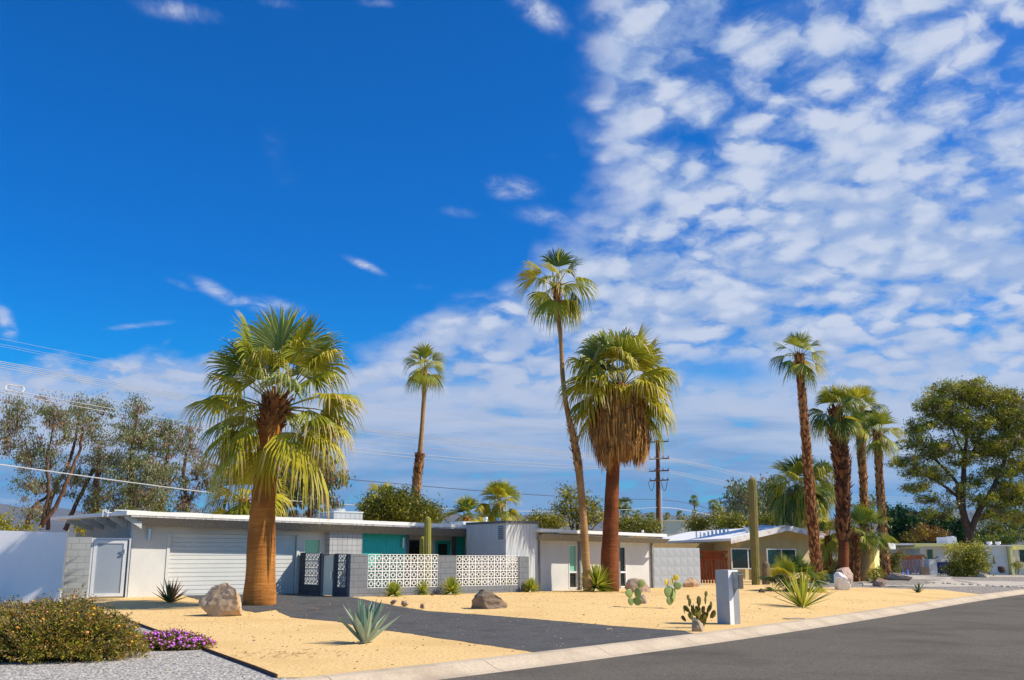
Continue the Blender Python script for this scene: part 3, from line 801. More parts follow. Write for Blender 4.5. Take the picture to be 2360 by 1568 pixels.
# facade returning to the garage (faces left, in shade)
def sb_(px): return ona(px, 1320, 0)[0]
zf0 = ona(690, 1274, 0)[1]; zf1 = ztp(0)
def zf(b): return zf1 + (zf0 - zf1) * (b / bG)
_, zfl = ona(715, 1348, 0); _, zfr = ona(785, 1354, 0)
def hv(mb, b0, b1, z0, z1, a0=0.0, a1=.2, mi=0):
    mb.hb(a0, a1, b0, b1, z0, z1, mi)
q = [sb_(x) for x in (690, 702, 735, 742, 770, 778, 796, 807)]; print('facade b', q)
f = MB()
hv(f, q[0], q[1], 0, zf(q[0])); hv(f, q[2], q[3], 0, zf(q[2])); hv(f, q[1], q[2], 0, zfl)
hv(f, q[4], q[5], 0, zf(q[4])); hv(f, q[6], -TH - .002, 0, zf(q[6])); hv(f, q[5], q[6], 0, zfr)
f.build('gate_side_wall', B_shade, sw)
for (b0, b1, n, zl) in ((q[1], q[2], 4, zfl), (q[5], q[6], 2, zfr)):
    f = MB(); wv = (b1 - b0) / n; hh = (zf(b0) - zl) / 4
    for i in range(n):
        for j in range(4): breeze(f, H(.012, b0 + i * wv, zl + j * hh), wv, hh, VV_, UV_, .045)
    f.build('breeze_panel', B_breezesh, sw)
zg0 = .40; zt = ona(756, 1279, 0)[1]; zb = ona(750, 1372, 0)[1]
f = MB(); hv(f, q[3] + .08, q[4] - .06, zb, zt - .03, .02, .06)
gt = f.build('gate', M_cream, sw)
f = MB(); f.hb(-.03, .02, q[4] - .20, q[4] - .12, (zb + zt) / 2 - .12, (zb + zt) / 2 + .12); f.build('latch', M_steel, gt)
f = MB(); hv(f, q[3], q[3] + .075, .1, zt + .02, -.02, .08); hv(f, q[4] - .055, q[4], .1, zt + .02, -.02, .08); hv(f, q[3] + .075, q[4] - .055, zt - .02, zt + .02, -.02, .08)
f.build('gate_frame', M_fgrey, sw)

# ------------------------------------------------------------------ left side : side gate, block wall, white wall
pg = at(298, 1300, 32.3); pa = at(207, 1300, 31.9); pb = at(128, 1300, 31.4)
# side gate
sg = thing('side_gate', (pg.x - .6, pg.y, zg(pg.x, pg.y)), 'tall frosted side gate in a white metal frame at the left house end', 'gate')
zt = at(207, 1240, 31.9).z; zbm = zg(pa.x, pa.y) + .02; zt2 = at(298, 1242, 32.3).z
f = MB(); dirx = Vector((pg.x - pa.x, pg.y - pa.y, 0)).normalized(); Lg = Vector((pg.x - pa.x, pg.y - pa.y, 0)).length
def seg(mb, t0, t1, z0, z1, n0, n1):
    nn = Vector((-dirx.y, dirx.x, 0)); a = Vector((pa.x, pa.y, 0))
    q = [a + dirx * t0 + nn * n0, a + dirx * t1 + nn * n0, a + dirx * t1 + nn * n1, a + dirx * t0 + nn * n1]
    mb.hexa([p + Vector((0, 0, z0)) for p in q] + [p + Vector((0, 0, z1)) for p in q])
seg(f, 0, .05, zbm, zt, 0, .08); seg(f, Lg - .05, Lg - .002, zbm, zt, 0, .08); seg(f, .05, Lg - .05, zt - .05, zt, 0, .08)
seg(f, .07, .17, zbm + .04, zt - .07, -.01, .05); seg(f, Lg - .21, Lg - .11, zbm + .04, zt - .07, -.01, .05); seg(f, .17, Lg - .21, zt - .17, zt - .07, -.01, .05); seg(f, .17, Lg - .21, zbm + .04, zbm + .14, -.01, .05)
f.build('frame', M_frame, sg)
f = MB(); seg(f, .17, Lg - .21, zbm + .14, zt - .17, .01, .03); f.build('frosted_panel', M_frost, sg)
f = MB(); zh = at(280, 1270, 32.2).z
seg(f, Lg - .19, Lg - .16, zh - .09, zh + .06, -.06, -.01); seg(f, Lg - .26, Lg - .19, zh + .03, zh + .06, -.06, -.03); seg(f, Lg - .26, Lg - .19, zh - .09, zh - .06, -.06, -.03); f.build('handle', M_steel, sg)
# block wall
f = MB(); z1 = at(207, 1238, 31.9).z; z2 = at(140, 1237, 31.4).z
f.prism((pb.x - .6, pb.y - .05), (pa.x - .002, pa.y), .18, 0, z2, 0, z1)
tag(recenter(f.build('block_wall', B_lw)), 'low grey concrete block wall between the white stucco wall and the side gate', 'wall')
# white wall
p1 = at(146, 1300, 30.6); p0 = at(-330, 1300, 29.6)
z1 = at(147, 1228, 30.6).z; z0 = at(0, 1219, 30.3).z
f = MB(); f.prism((p0.x, p0.y), (p1.x, p1.y), .25, -.1, z0 + .06, -.1, z1)
tag(recenter(f.build('stucco_wall', mat('bright_white_stucco', (.80, .78, .80), (.85, .83, .84), 1.0, rough=.9, bump=.3, bscale=40))), 'bright white stucco garden wall at the left with palm frond shadows', 'wall')

# ------------------------------------------------------------------ textured grey wall right of the house
def embossed():
    m, nt, b = nodes('embossed_block'); L = nt.links
    g = nt.nodes.new('ShaderNodeNewGeometry'); vr = nt.nodes.new('ShaderNodeVectorRotate'); vr.rotation_type = 'Z_AXIS'; vr.inputs['Angle'].default_value = -R(36.87); vr.inputs['Center'].default_value = (ORI.x, ORI.y, 0)
    L.new(g.outputs['Position'], vr.inputs['Vector']); s = nt.nodes.new('ShaderNodeSeparateXYZ'); L.new(vr.outputs[0], s.inputs[0])
    n = nt.nodes.new('ShaderNodeTexNoise'); n.inputs['Scale'].default_value = 4; L.new(g.outputs['Position'], n.inputs['Vector'])
    r = nt.nodes.new('ShaderNodeValToRGB'); L.new(n.outputs['Fac'], r.inputs[0]); r.color_ramp.elements[0].color = (.30, .33, .37, 1); r.color_ramp.elements[1].color = (.36, .39, .43, 1)
    L.new(r.outputs[0], b.inputs['Base Color']); b.inputs['Roughness'].default_value = .85
    return m
m_emb = embossed()
a0, z1 = onb(1505, 1262.5, bW + .1); a1, z2 = onb(1613, 1264, bW + .1); print('grey wall', a0, a1, z1, z2)
f = MB(); nu = max(6, round((a1 - a0) / .4)); uw = (a1 - a0) / nu
f.hb(a0, a1, bW - .1, bW + .07, 0, z1)
nz_ = 5; zh = z1 / nz_
for i in range(nu):
    for j in range(nz_):
        x0, x1 = a0 + i * uw + .004, a0 + (i + 1) * uw - .004; y0, y1 = j * zh + .004, (j + 1) * zh - .004
        c = H((x0 + x1) / 2 + random.choice([-.12, .12]) * uw, bW + .088, (y0 + y1) / 2)
        Q = [H(x0, bW + .072, y0), H(x1, bW + .072, y0), H(x1, bW + .072, y1), H(x0, bW + .072, y1), c]
        f.add(Q, [(0, 1, 4), (1, 2, 4), (2, 3, 4), (3, 0, 4)])
tag(recenter(f.build('embossed_wall', m_emb)), 'pale blue grey wall of embossed square blocks joined to the right end of the house', 'wall')

# redwood gate/fence
def woodmat(name, c1, c2):
    return mat(name, c1, c2, 3.0, rough=.85, stretch=(6, 6, .35), bump=.2, spec=.05)
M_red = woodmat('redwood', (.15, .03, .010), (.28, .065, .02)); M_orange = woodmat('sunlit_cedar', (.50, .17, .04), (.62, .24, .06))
rg = thing('wood_fence', tuple(at(1650, 1343, 46.5)), 'dark redwood board fence with a lattice top between the grey wall and the window', 'fence')
Yr = 46.5
def bxp(f, x0, y0, x1, y1, Y, th, zb=None, mi=0):
    p = at(x0, y0, Y); q = at(x1, y1, Y); zl = q.z if zb is None else zb
    f.box(((p.x + q.x) / 2, Y + th / 2, (p.z + zl) / 2), (q.x - p.x, th, p.z - zl), mi)
f = MB(); k = 1612
while k < 1676:
    bxp(f, k, 1291, k + 6.2, 1345, Yr + random.uniform(0, .02), .03); k += 6.6
f.build('boards', M_red, rg)
for _y in (1270, 1288): f = MB(); pbox_ = bxp(f, 1611, _y, 1677, _y + 3, Yr, .06); f.build('rail', M_red, rg)
f = MB(); k = 1612
while k < 1690:
    for sgn in (1, -1):
        p = at(k, 1273 if sgn > 0 else 1288, Yr); q_ = at(k - 14, 1288 if sgn > 0 else 1273, Yr)
        if at(1611, 1280, Yr).x <= min(p.x, q_.x) and max(p.x, q_.x) <= at(1677, 1280, Yr).x:
            f.tube([(p.x, Yr + .02 + (.015 if sgn > 0 else 0), p.z), (q_.x, Yr + .02 + (.015 if sgn > 0 else 0), q_.z)], .018, 4)
    k += 4
f.build('lattice', M_red, rg)
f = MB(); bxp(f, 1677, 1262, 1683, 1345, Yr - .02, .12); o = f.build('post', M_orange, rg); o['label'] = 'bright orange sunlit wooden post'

# ------------------------------------------------------------------ mailbox
mb0 = gnd(1683, 1440); Ym = mb0.y
mx = thing('mailbox_pillar', (mb0.x, mb0.y, mb0.z), 'narrow white and grey mailbox pillar by the kerb with a bronze mailbox on its face', 'mailbox')
Md = Vector((.83, .56, 0)).normalized(); Mn = Vector((.56, -.83, 0)).normalized()
# pillar corners: L (left-back), front-left corner at px 1678, right at 1705
def mbox(f, u0, u1, n0, n1, z0, z1, mi=0):
    o_ = Vector((mb0.x, mb0.y, 0))
    q = [o_ + Md * u0 + Mn * n1, o_ + Md * u1 + Mn * n1, o_ + Md * u1 + Mn * n0, o_ + Md * u0 + Mn * n0]
    f.hexa([p + Vector((0, 0, z0)) for p in q] + [p + Vector((0, 0, z1)) for p in q])
zb = mb0.z - .1; ztm = at(1678, 1314, Ym).z
wl = 17 / ppm(Ym) / (.56 - (.2) * (-.83) * -1 if False else 1)
M_mw = mat('white_pillar_paint', (.76, .77, .78), (.82, .83, .83), 3, rough=.8, bump=.2, bscale=40)
M_mg = mat('grey_pillar_paint', (.27, .29, .32), (.32, .34, .37), 3, rough=.8, bump=.2, bscale=40)
f = MB(); mbox(f, 0, .34, -.42, 0, zb, ztm)
f.build('pillar', mat('pale_grey_pillar', (.42, .45, .47), (.47, .50, .52), 3, rough=.8, bump=.2, bscale=40), mx)
f = MB(); mbox(f, .002, .139, .0005, .011, zb, ztm - .001); mbox(f, .139, .338, .0005, .010, ztm - .129, ztm - .001); f.build('white_edge', M_mw, mx)
f = MB(); mbox(f, .14, .342, -.30, .012, zb, ztm - .13); f.build('pillar_panel', M_mg, mx)
zt_, zb2 = at(1690, 1320, Ym - .1).z, at(1690, 1358, Ym - .1).z
f = MB(); mbox(f, .13, .29, .013, .20, zb2, zt_); bo = f.build('mailbox', mat('galvanised_steel', (.40, .40, .38), (.5, .5, .47), 6, rough=.45, metal=.4), mx)
f = MB(); mbox(f, .135, .287, .20, .215, zb2 + .01, zt_ - .045); mbox(f, .125, .295, .013, .225, zt_, zt_ + .012)
dd_ = f.build('mailbox_door', mat('bronze_paint', (.13, .10, .09), (.16, .125, .11), 4, rough=.4, metal=.3), bo)

# ------------------------------------------------------------------ neighbour yellow house (gable)
M_yel = mat('ochre_yellow_stucco', (.52, .38, .08), (.60, .45, .10), 1.5, rough=.9); M_tan = mat('tan_siding', (.48, .40, .22), (.54, .46, .26), 2, rough=.9)
Mpeel = mat('peeling_white_paint', (.76, .74, .74), (.56, .44, .46), 2.5, rough=.7, lo=.5, hi=.62)
nh = thing('house', tuple(at(1760, 1340, 56)), 'low pale yellow house with a white gently pitched roof behind the tall saguaro', 'house')
Yn = 55.0
RD = Vector((-.20, .98, 0)).normalized(); RX = Vector((.98, .20, 0)).normalized()
eL = at(1684, 1247, Yn); rC = at(1815, 1217, Yn + 2.0); eR = at(1905, 1237, Yn + 3.6)
f = MB()
dp_ = RD * 15
def slab(f, P, Q, dpt, th=.14):
    up_ = Vector((0, 0, th)); f.hexa([P, Q, Q + dpt, P + dpt, P + up_, Q + up_, Q + dpt + up_, P + dpt + up_])
slab(f, Vector((eL.x, eL.y, eL.z)), Vector((rC.x, rC.y, rC.z)), dp_)
slab(f, Vector((rC.x, rC.y, rC.z)) + RX * .003, Vector((eR.x, eR.y, eR.z)), dp_)
nro = f.build('roof', M_roofw, nh)
f = MB()
for P, Q in ((eL, rC), (rC, eR)):
    P, Q = Vector(P), Vector(Q); off = -RD * .04; dn = Vector((0, 0, -.16))
    f.hexa([P + off + dn, Q + off + dn, Q + off * 0 + dn - off * .1, P + dn - off * .1, P + off + Vector((0, 0, .15)), Q + off + Vector((0, 0, .15)), Q - off * .1 + Vector((0, 0, .15)), P - off * .1 + Vector((0, 0, .15))])
f.build('fascia', Mpeel, nro)
# walls
z0 = .1; wy = 1.2
LB = Vector((eL.x, eL.y, 0)) + RX * .9 + RD * 1.0; RB = Vector((eR.x, eR.y, 0)) - RX * .3 + RD * 1.0
def wallp(f, A_, B_, za_, zb_, th=.15, z0=0.05):
    f.prism((A_.x, A_.y), (B_.x, B_.y), th, z0, za_, z0, zb_)
def roofz(p):
    s_ = (p - Vector((eL.x, eL.y, 0))).dot(RX); r_ = (Vector((rC.x, rC.y, 0)) - Vector((eL.x, eL.y, 0))).dot(RX)
    return eL.z + (rC.z - eL.z) * s_ / r_ if s_ < r_ else rC.z + (eR.z - rC.z) * (s_ - r_) / ((Vector((eR.x, eR.y, 0)) - Vector((rC.x, rC.y, 0))).dot(RX))
f = MB(); CB = Vector((rC.x, rC.y, 0)) + RD * 1.0
wallp(f, LB, CB, roofz(LB) - .02, roofz(CB) - .02); wallp(f, CB, RB, roofz(CB) - .02, roofz(RB) - .02)
wallp(f, LB + RD * 12, LB + RD * .155, roofz(LB) - .02, roofz(LB) - .02)
# left recessed wall in the shade of the eave
f.build('wall', M_tan, nh)
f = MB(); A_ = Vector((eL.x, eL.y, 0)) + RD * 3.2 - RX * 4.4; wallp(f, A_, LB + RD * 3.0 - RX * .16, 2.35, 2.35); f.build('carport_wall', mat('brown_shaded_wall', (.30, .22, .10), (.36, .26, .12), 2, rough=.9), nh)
def nwin(x0, y0, x1, y1, mull=None, glass=M_dglass):
    # window on the gable wall plane through LB with direction RX
    def hit(px, py):
        d = ray(px, py); t = (LB - CAM).dot(RD) / d.dot(RD); return CAM + d * t - RD * .03
    p, q = hit(x0, y0), hit(x1, y1); u = Vector((q.x - p.x, q.y - p.y, 0)); W_ = u.length; u.normalize()
    def bx(f, a0, a1, z0, z1, d0, d1):
        o_ = Vector((p.x, p.y, 0)); qv = [o_ + u * a0 + RD * d0, o_ + u * a1 + RD * d0, o_ + u * a1 + RD * d1, o_ + u * a0 + RD * d1]
        f.hexa([v + Vector((0, 0, z0)) for v in qv] + [v + Vector((0, 0, z1)) for v in qv])
    f = MB(); e = .06
    bx(f, 0, e, q.z, p.z, -.05, .02); bx(f, W_ - e, W_, q.z, p.z, -.05, .02); bx(f, e, W_ - e, p.z - e, p.z, -.05, .02); bx(f, e, W_ - e, q.z, q.z + e, -.05, .02)
    if mull: bx(f, W_ * mull - .03, W_ * mull + .03, q.z + e, p.z - e, -.04, .02)
    o = f.build('window', M_frame, nh)
    f = MB(); bx(f, e, W_ - e, q.z + e, p.z - e, -.02, .015); f.build('pane', glass, o)
nwin(1683, 1264, 1739, 1312, .73); nwin(1765, 1265, 1836, 1312, .5, mat('green_glass', (.02, .06, .05), (.03, .09, .07), 1, rough=.08, spec=.7))
# roof bits: dome skylight, mushroom vent, little vent pipes
p = at(1757, 1226, Yn + 5); f = MB(); p = at(1757, 1217, 61); f.blob((p.x, p.y, p.z - .1), (1.1, 1.1, .28), 0, 3, 0); f.build('roof_dome', M_roofw, nro, True)
p = at(1714, 1208, 60)
f = MB(); p = at(1785, 1210, 59); f.tube([(p.x, p.y, p.z - .6), (p.x, p.y, p.z)], .05, 8); f.build('vent_pipe', M_roofw, nro)
p = at(1716, 1208, 59)
for k in range(9):
    pp = at(1605 + k * 9, 1221 - k * .9, 62); f = MB(); f.tube([(pp.x, pp.y, pp.z - .9), (pp.x, pp.y, pp.z + random.uniform(-.25, -.08))], random.uniform(.04, .09), 6); f.build('vent_pipe', M_roofw, nro)
p = at(1695, 1214, 58); f = MB(); p = at(1716, 1216, 58)
f = MB(); q0 = at(1712, 1212, 57); f.add([q0, q0 + Vector((.9, 0, -.45)), q0 + Vector((.35, 0, -.5)), q0 + Vector((0, .25, 0)), q0 + Vector((.9, .25, -.45)), q0 + Vector((.35, .25, -.5))], [(0, 2, 1), (3, 4, 5), (0, 1, 4, 3), (1, 2, 5, 4), (2, 0, 3, 5)])
f.build('wind_scoop', M_beam, nro)
# right carport section with white scalloped fascia
P0 = at(1940, 1237, 60); P1 = at(2064, 1259, 62)
f = MB(); slab(f, Vector(P0) + Vector((0, 0, -.2)), Vector(P1) + Vector((0, 0, -.2)), RD * 7 + RX * 0, .34); f.build('carport_roof', M_roofw, nh)
p0, p1 = at(1958, 1300, 62.5), at(2016, 1300, 63.3)
f = MB(); f.prism((p0.x, p0.y), (p1.x, p1.y), .2, .05, 2.35); o = f.build('carport_panel', M_yel, nh); o['label'] = 'deep yellow stucco panel'
p1b = at(2030, 1300, 64.2)
f = MB(); f.prism((p1.x, p1.y), (p1b.x, p1b.y), .2, .05, 2.3); f.build('corner_wall', mat('pale_yellow_paint', (.75, .68, .32), (.8, .72, .36), 2, rough=.9), nh)

# ------------------------------------------------------------------ far right houses, cream building
def pbox(f, x0, y0, x1, y1, Y, dep, zb=None, mi=0):
    p = at(x0, y0, Y); q = at(x1, y1, Y); zl = q.z if zb is None else zb
    f.box(((p.x + q.x) / 2, Y + dep / 2, (p.z + zl) / 2), (q.x - p.x, dep, p.z - zl), mi)
M_crm = mat('cream_wall', (.78, .72, .50), (.82, .76, .55), .8, rough=.9)
M_wallw = mat('white_siding', (.76, .76, .77), (.82, .82, .82), 1.2, rough=.8); M_py = mat('pale_yellow_trim', (.82, .76, .30), (.86, .80, .36), 1.5, rough=.6)
M_grn = mat('green_window', (.05, .12, .10), (.08, .16, .13), 2, rough=.15)
Y3 = 84.0
h3 = thing('house', tuple(at(2140, 1318, Y3)), 'white flat roofed house with yellow fascia and a rooftop cooler behind the wooden fence', 'house')
f = MB(); pbox(f, 2120, 1259, 2192, 1322, Y3, 8, .05); pbox(f, 2060, 1262, 2119.6, 1322, Y3 + 2, 6, .05); f.build('wall', M_wallw, h3)
f = MB(); pbox(f, 2108, 1253, 2200, 1259.5, Y3 - 1, .15); fa = f.build('fascia', M_py, h3)
f = MB(); pbox(f, 2045, 1252.5, 2210, 1257, Y3 - .8, 10); ro = f.build('roof', M_roofw, h3)
f = MB(); pbox(f, 2183, 1238, 2206, 1257, Y3 + 2, 2.2); co3 = f.build('rooftop_cooler', M_roofw, ro)
f = MB(); pbox(f, 2193, 1236, 2200, 1238, Y3 + 2.6, 1.0); f.build('cooler_cap', M_roofw, co3)
f = MB(); pbox(f, 2137, 1267, 2150, 1290, Y3 - .06, .06); wo = f.build('window', M_grn, h3)
for _x in ((2134, 2137), (2150, 2155)): f = MB(); pbox(f, _x[0], 1266, _x[1], 1293, Y3 - .09, .09); f.build('shutter', M_py, wo)
for _x in ((2104, 2120), (2180, 2196)): f = MB(); pbox(f, _x[0], 1259.6, _x[1], 1264.5, Y3 - .9, 2.5); f.build('eave_beam', M_py, h3)
M_red2 = woodmat('reddish_fence', (.34, .07, .018), (.48, .12, .03))
wf = thing('wood_fence', tuple(at(2100, 1322, 78)), 'reddish brown wooden fence in front of the white house with yellow fascia', 'fence')
f = MB(); k = 2072
while k < 2162: pbox(f, k, 1290 + random.uniform(-.5, .5), k + 3.4, 1320, 78, .05); k += 3.6
f.build('boards', M_red2, wf)
for _x in ((2078, 2107), (2108, 2126)): f = MB(); pbox(f, _x[0], 1279.5, _x[1], 1290, 77.8, .06); f.build('lattice_panel', mat('weathered_cedar', (.34, .09, .03), (.42, .13, .05), 4, rough=.8), wf)
f = MB(); k = 2062
while k < 2072: pbox(f, k, 1291, k + 2.2, 1319, 75, .05); k += 2.5
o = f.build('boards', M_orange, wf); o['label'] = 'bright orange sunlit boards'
Y4 = 82.0
h4 = thing('house', tuple(at(2320, 1318, Y4)), 'white shed like house with bright pale yellow corner column at the right edge', 'house')
f = MB(); pbox(f, 2275, 1259, 2326, 1320, Y4, 6, .05); pbox(f, 2340, 1296, 2480, 1320, Y4 + 1.2, .3, .05); pbox(f, 2340, 1259, 2349, 1296, Y4 + 1.2, .3); f.build('wall', M_wallw, h4)
f = MB(); pbox(f, 2326.2, 1258, 2339.5, 1320, Y4 - .4, 2, .05); f.build('corner_column', M_py, h4)
f = MB(); pbox(f, 2272, 1256.5, 2336, 1259, Y4 - .45, 7); rr4 = f.build('roof', M_roofw, h4)
f = MB(); pbox(f, 2341, 1256, 2490, 1267, Y4 + .2, 6); f.build('eave', M_py, h4)
f = MB(); pbox(f, 2349, 1267, 2480, 1296, Y4 + 1.3, .1); f.build('window', M_dglass, h4)
for px in (2280, 2300):
    f = MB(); p = at(px, 1252, Y4 + 2); f.tube([(p.x, p.y, p.z - .3), (p.x, p.y, p.z)], .14, 10); f.tube([(p.x, p.y, p.z - .08), (p.x, p.y, p.z + .12)], .22, 10); f.build('vent_pipe', M_roofw, rr4)
f = MB(); pbox(f, 2289, 1283, 2293, 1298, Y4 - .03, .03); pbox(f, 2287, 1296, 2295, 1299, Y4 - .03, .03); f.build('wall_ornament', mat('brown_metal', (.2, .14, .08), None, 3), h4)
cb = thing('building', tuple(at(1540, 1230, 120)), 'plain cream flat roofed building beyond the utility pole', 'building')
Yc = 120
f = MB(); pbox(f, 1482, 1201, 1592, 1240, Yc, 12, .1); f.build('wall', M_crm, cb)
f = MB(); pbox(f, 1480, 1198.5, 1590, 1201, Yc - .2, 12.6); f.build('roof', M_crm, cb)
c5 = thing('building', tuple(at(1645, 1225, 130)), 'small sliver of a cream building between garden trees', 'building')
f = MB(); pbox(f, 1632, 1206, 1668, 1240, 130, 8, .1); f.build('wall', M_crm, c5); f = MB(); pbox(f, 1630, 1204, 1670, 1206, 129.6, 9); f.build('roof', M_wallw, c5)
gh = thing('house', tuple(at(230, 1230, 60)), 'grey roofed low house glimpsed behind the white garden wall', 'house')
f = MB(); pbox(f, 176, 1217, 330, 1245, 60, 5, .1); f.build('wall', mat('grey_far_wall', (.35, .36, .38), None, 1), gh)
f = MB(); pbox(f, 170, 1211, 340, 1217, 59.4, 6); f.build('roof', M_beam, gh)

# ------------------------------------------------------------------ utility pole and wires
M_pole = mat('brown_pole_wood', (.16, .055, .018), (.24, .09, .03), 2, rough=.8, stretch=(5, 5, .3))
Yp = 95.0
up = thing('utility_pole', tuple(at(1516, 1283, Yp)), 'tall brown wooden utility pole with four crossarms', 'utility pole')
f = MB(); a = at(1516, 1015, Yp); b = at(1516, 1260, Yp); f.tube([(b.x, Yp, 0), (a.x, Yp, a.z)], [.24, .19], 12); f.build('pole', M_pole, up)
M_ins = mat('insulator', (.12, .10, .10), None, 3, rough=.3)
ARM = [(1018, 1497, 1541), (1057, 1496, 1542), (1085, 1496, 1542), (1107, 1497, 1541)]
arms = []
for y, x0, x1 in ARM:
    f = MB(); p, q = at(x0, y + 1.5, Yp - .25), at(x1, y - .5, Yp - .25)
    f.hexa([p + Vector((0, -.05, -.06)), q + Vector((0, -.05, -.06)), q + Vector((0, .05, -.06)), p + Vector((0, .05, -.06)),
            p + Vector((0, -.05, .06)), q + Vector((0, -.05, .06)), q + Vector((0, .05, .06)), p + Vector((0, .05, .06))])
    ar = f.build('crossarm', M_pole, up); arms.append((p, q))
    f = MB()
    for t in (.04, .3, .7, .96):
        r = p + (q - p) * t; f = MB(); f.tube([r + Vector((0, 0, .06)), r + Vector((0, 0, .26))], [.05, .035], 6); f.build('insulator', M_ins, ar)
f = MB()
for sgn in (-1, 1):
    f = MB(); p = at(1516 + sgn * 22, 1110, Yp - .3); f.tube([p + Vector((-sgn * .6 * k, 0, -.9 * math.sin(k * PI))) for k in np.linspace(0, 1, 9)], .03, 4); f.build('jumper_wire', M_ins, up)
f = MB(); p = at(1524, 1130, Yp - .3); q = at(1524, 1262, Yp - .3); f.tube([p, (q.x, q.y, 0)], .06, 8); f.build('conduit', M_frame, up)
M_wire = mat('pale_wire', (.42, .43, .46), (.48, .49, .52), 2, rough=1, spec=0); M_wired = mat('dark_cable', (.09, .11, .16), None, 2, rough=.6)
def wire(P, r, label, m=M_wire, grp='overhead wires running to the utility pole', n=60):
    """P: list of (px,py,Y); smooth curve through them"""
    Q = [Vector(at(*p)) for p in P]; pts = []
    xs = [q.x for q in Q]
    t = np.linspace(0, len(Q) - 1, n)
    for u in t:
        i = min(int(u), len(Q) - 2); f_ = u - i
        p0 = Q[max(i - 1, 0)]; p1 = Q[i]; p2 = Q[i + 1]; p3 = Q[min(i + 2, len(Q) - 1)]
        pts.append(.5 * ((2 * p1) + (p2 - p0) * f_ + (2 * p0 - 5 * p1 + 4 * p2 - p3) * f_ ** 2 + (3 * p1 - p0 - 3 * p2 + p3) * f_ ** 3))
    f = MB(); f.tube(pts, r, 5)
    return tag(recenter(f.build('overhead_wire', m)), label, 'wire', grp)
for k, (dy, dyr, ye, xe) in enumerate([(0, 0, 1056, 1498), (4.5, 3, 1056.5, 1508), (9.5, 6, 1057, 1526), (15, 12, 1060, 1500)]):
    wire([(-120, 808 + dy, 52), (0, 833 + dy * .9, 55), (450, 915 + dy * .9, 66), (830, 985 + dyr, 76), (1360, 1046 + dyr, 90), (xe, ye, Yp - .3)], .018,
         'one of four close pale wires sweeping from the upper left to the second crossarm')
for k, (dy, xe, ye) in enumerate([(0, 1500, 1082), (8, 1500, 1085), ]):
    wire([(-120, 876 + dy, 48), (0, 896 + dy, 52), (440, 974 + dy * 1.2, 62), (830, 1035 + dy, 73), (1230, 1068 + dy * .8, 86), (xe, ye, Yp - .3)], .022,
         ['pale thick wire from the looped splice to the third crossarm', 'pale thick wire just below the splice wire running to the third crossarm'][k], grp=None)
wire([(-120, 862, 48), (0, 882, 52), (440, 952, 62), (830, 1018, 73), (1230, 1052, 86), (1505, 1078, Yp - .3)], .010, 'hair thin pale wire above the splice wire', grp=None)
for dy in (0, 12, 17):
    wire([(-120, 762 + dy, 60), (0, 781 + dy, 64), (450, 870 + dy, 74), (830, 935 + dy, 82), (1200, 968 + dy, 90), (1500, 1016, Yp - .3)], .009, 'very faint thin wire, one of three highest running to the top crossarm', grp='faint high wires to the top crossarm')
wire([(-120, 1054, 38), (0, 1071, 40), (515, 1139, 54), (830, 1165, 66), (1180, 1178, 78), (1330, 1179, 86), (1420, 1176, 90), (1514, 1170, Yp - .4)], .026, 'thick bright service wire crossing low above the garage roof', grp=None)
wire([(780, 1103, 70), (1050, 1127, 78), (1250, 1142, 84), (1420, 1150, 90), (1514, 1151, Yp - .4)], .03, 'dark low cable running left from the utility pole above the far palms', M_wired, grp=None)
wire([(1518, 1151, Yp), (1600, 1163, 104), (1660, 1186, 112), (1705, 1206, 118)], .03, 'dark cable sagging right from the utility pole', M_wired, grp=None)
wire([(1518, 1171, Yp), (1560, 1173, 99), (1650, 1190, 108), (1760, 1215, 118), (1900, 1235, 128)], .045, 'thick pale service wire dropping right from the utility pole', grp=None)
for k, (y0, y1, y2) in enumerate([(1055, 1098, 1136), (1057, 1102, 1140), (1060, 1108, 1144), (1084, 1126, 1148), (1087, 1133, 1153), (1090, 1138, 1158)]):
    wire([(1541, y0, Yp - .3), (1660, (y0 + y1) / 2 + 3, 105), (1780, y1 + 6, 118), (1960, y2 + 3, 135), (2130, y2 + 12, 152)], .018, 'pale wire, one of six descending to the right from the utility pole', grp='wires leaving the utility pole to the right')
# splice loop
f = MB(); c = at(34, 896, 52); f.tube([c + Vector((  .5 * math.cos(t), .1 * math.sin(t), .20 * math.sin(t) + .04 * math.sin(3 * t) - .08 * math.cos(t))) for t in np.linspace(0, 2 * PI, 26)], .032, 6, caps=False)
f.tube([c + Vector((.42 * math.cos(t), .1, .15 * math.sin(t) - .08 * math.cos(t) + .03)) for t in np.linspace(.2, 5.8, 22)], .02, 6)
tag(recenter(f.build('cable_splice_loop', M_frame)), 'white looped cable splice hanging on the wires at the upper left', 'cable loop')

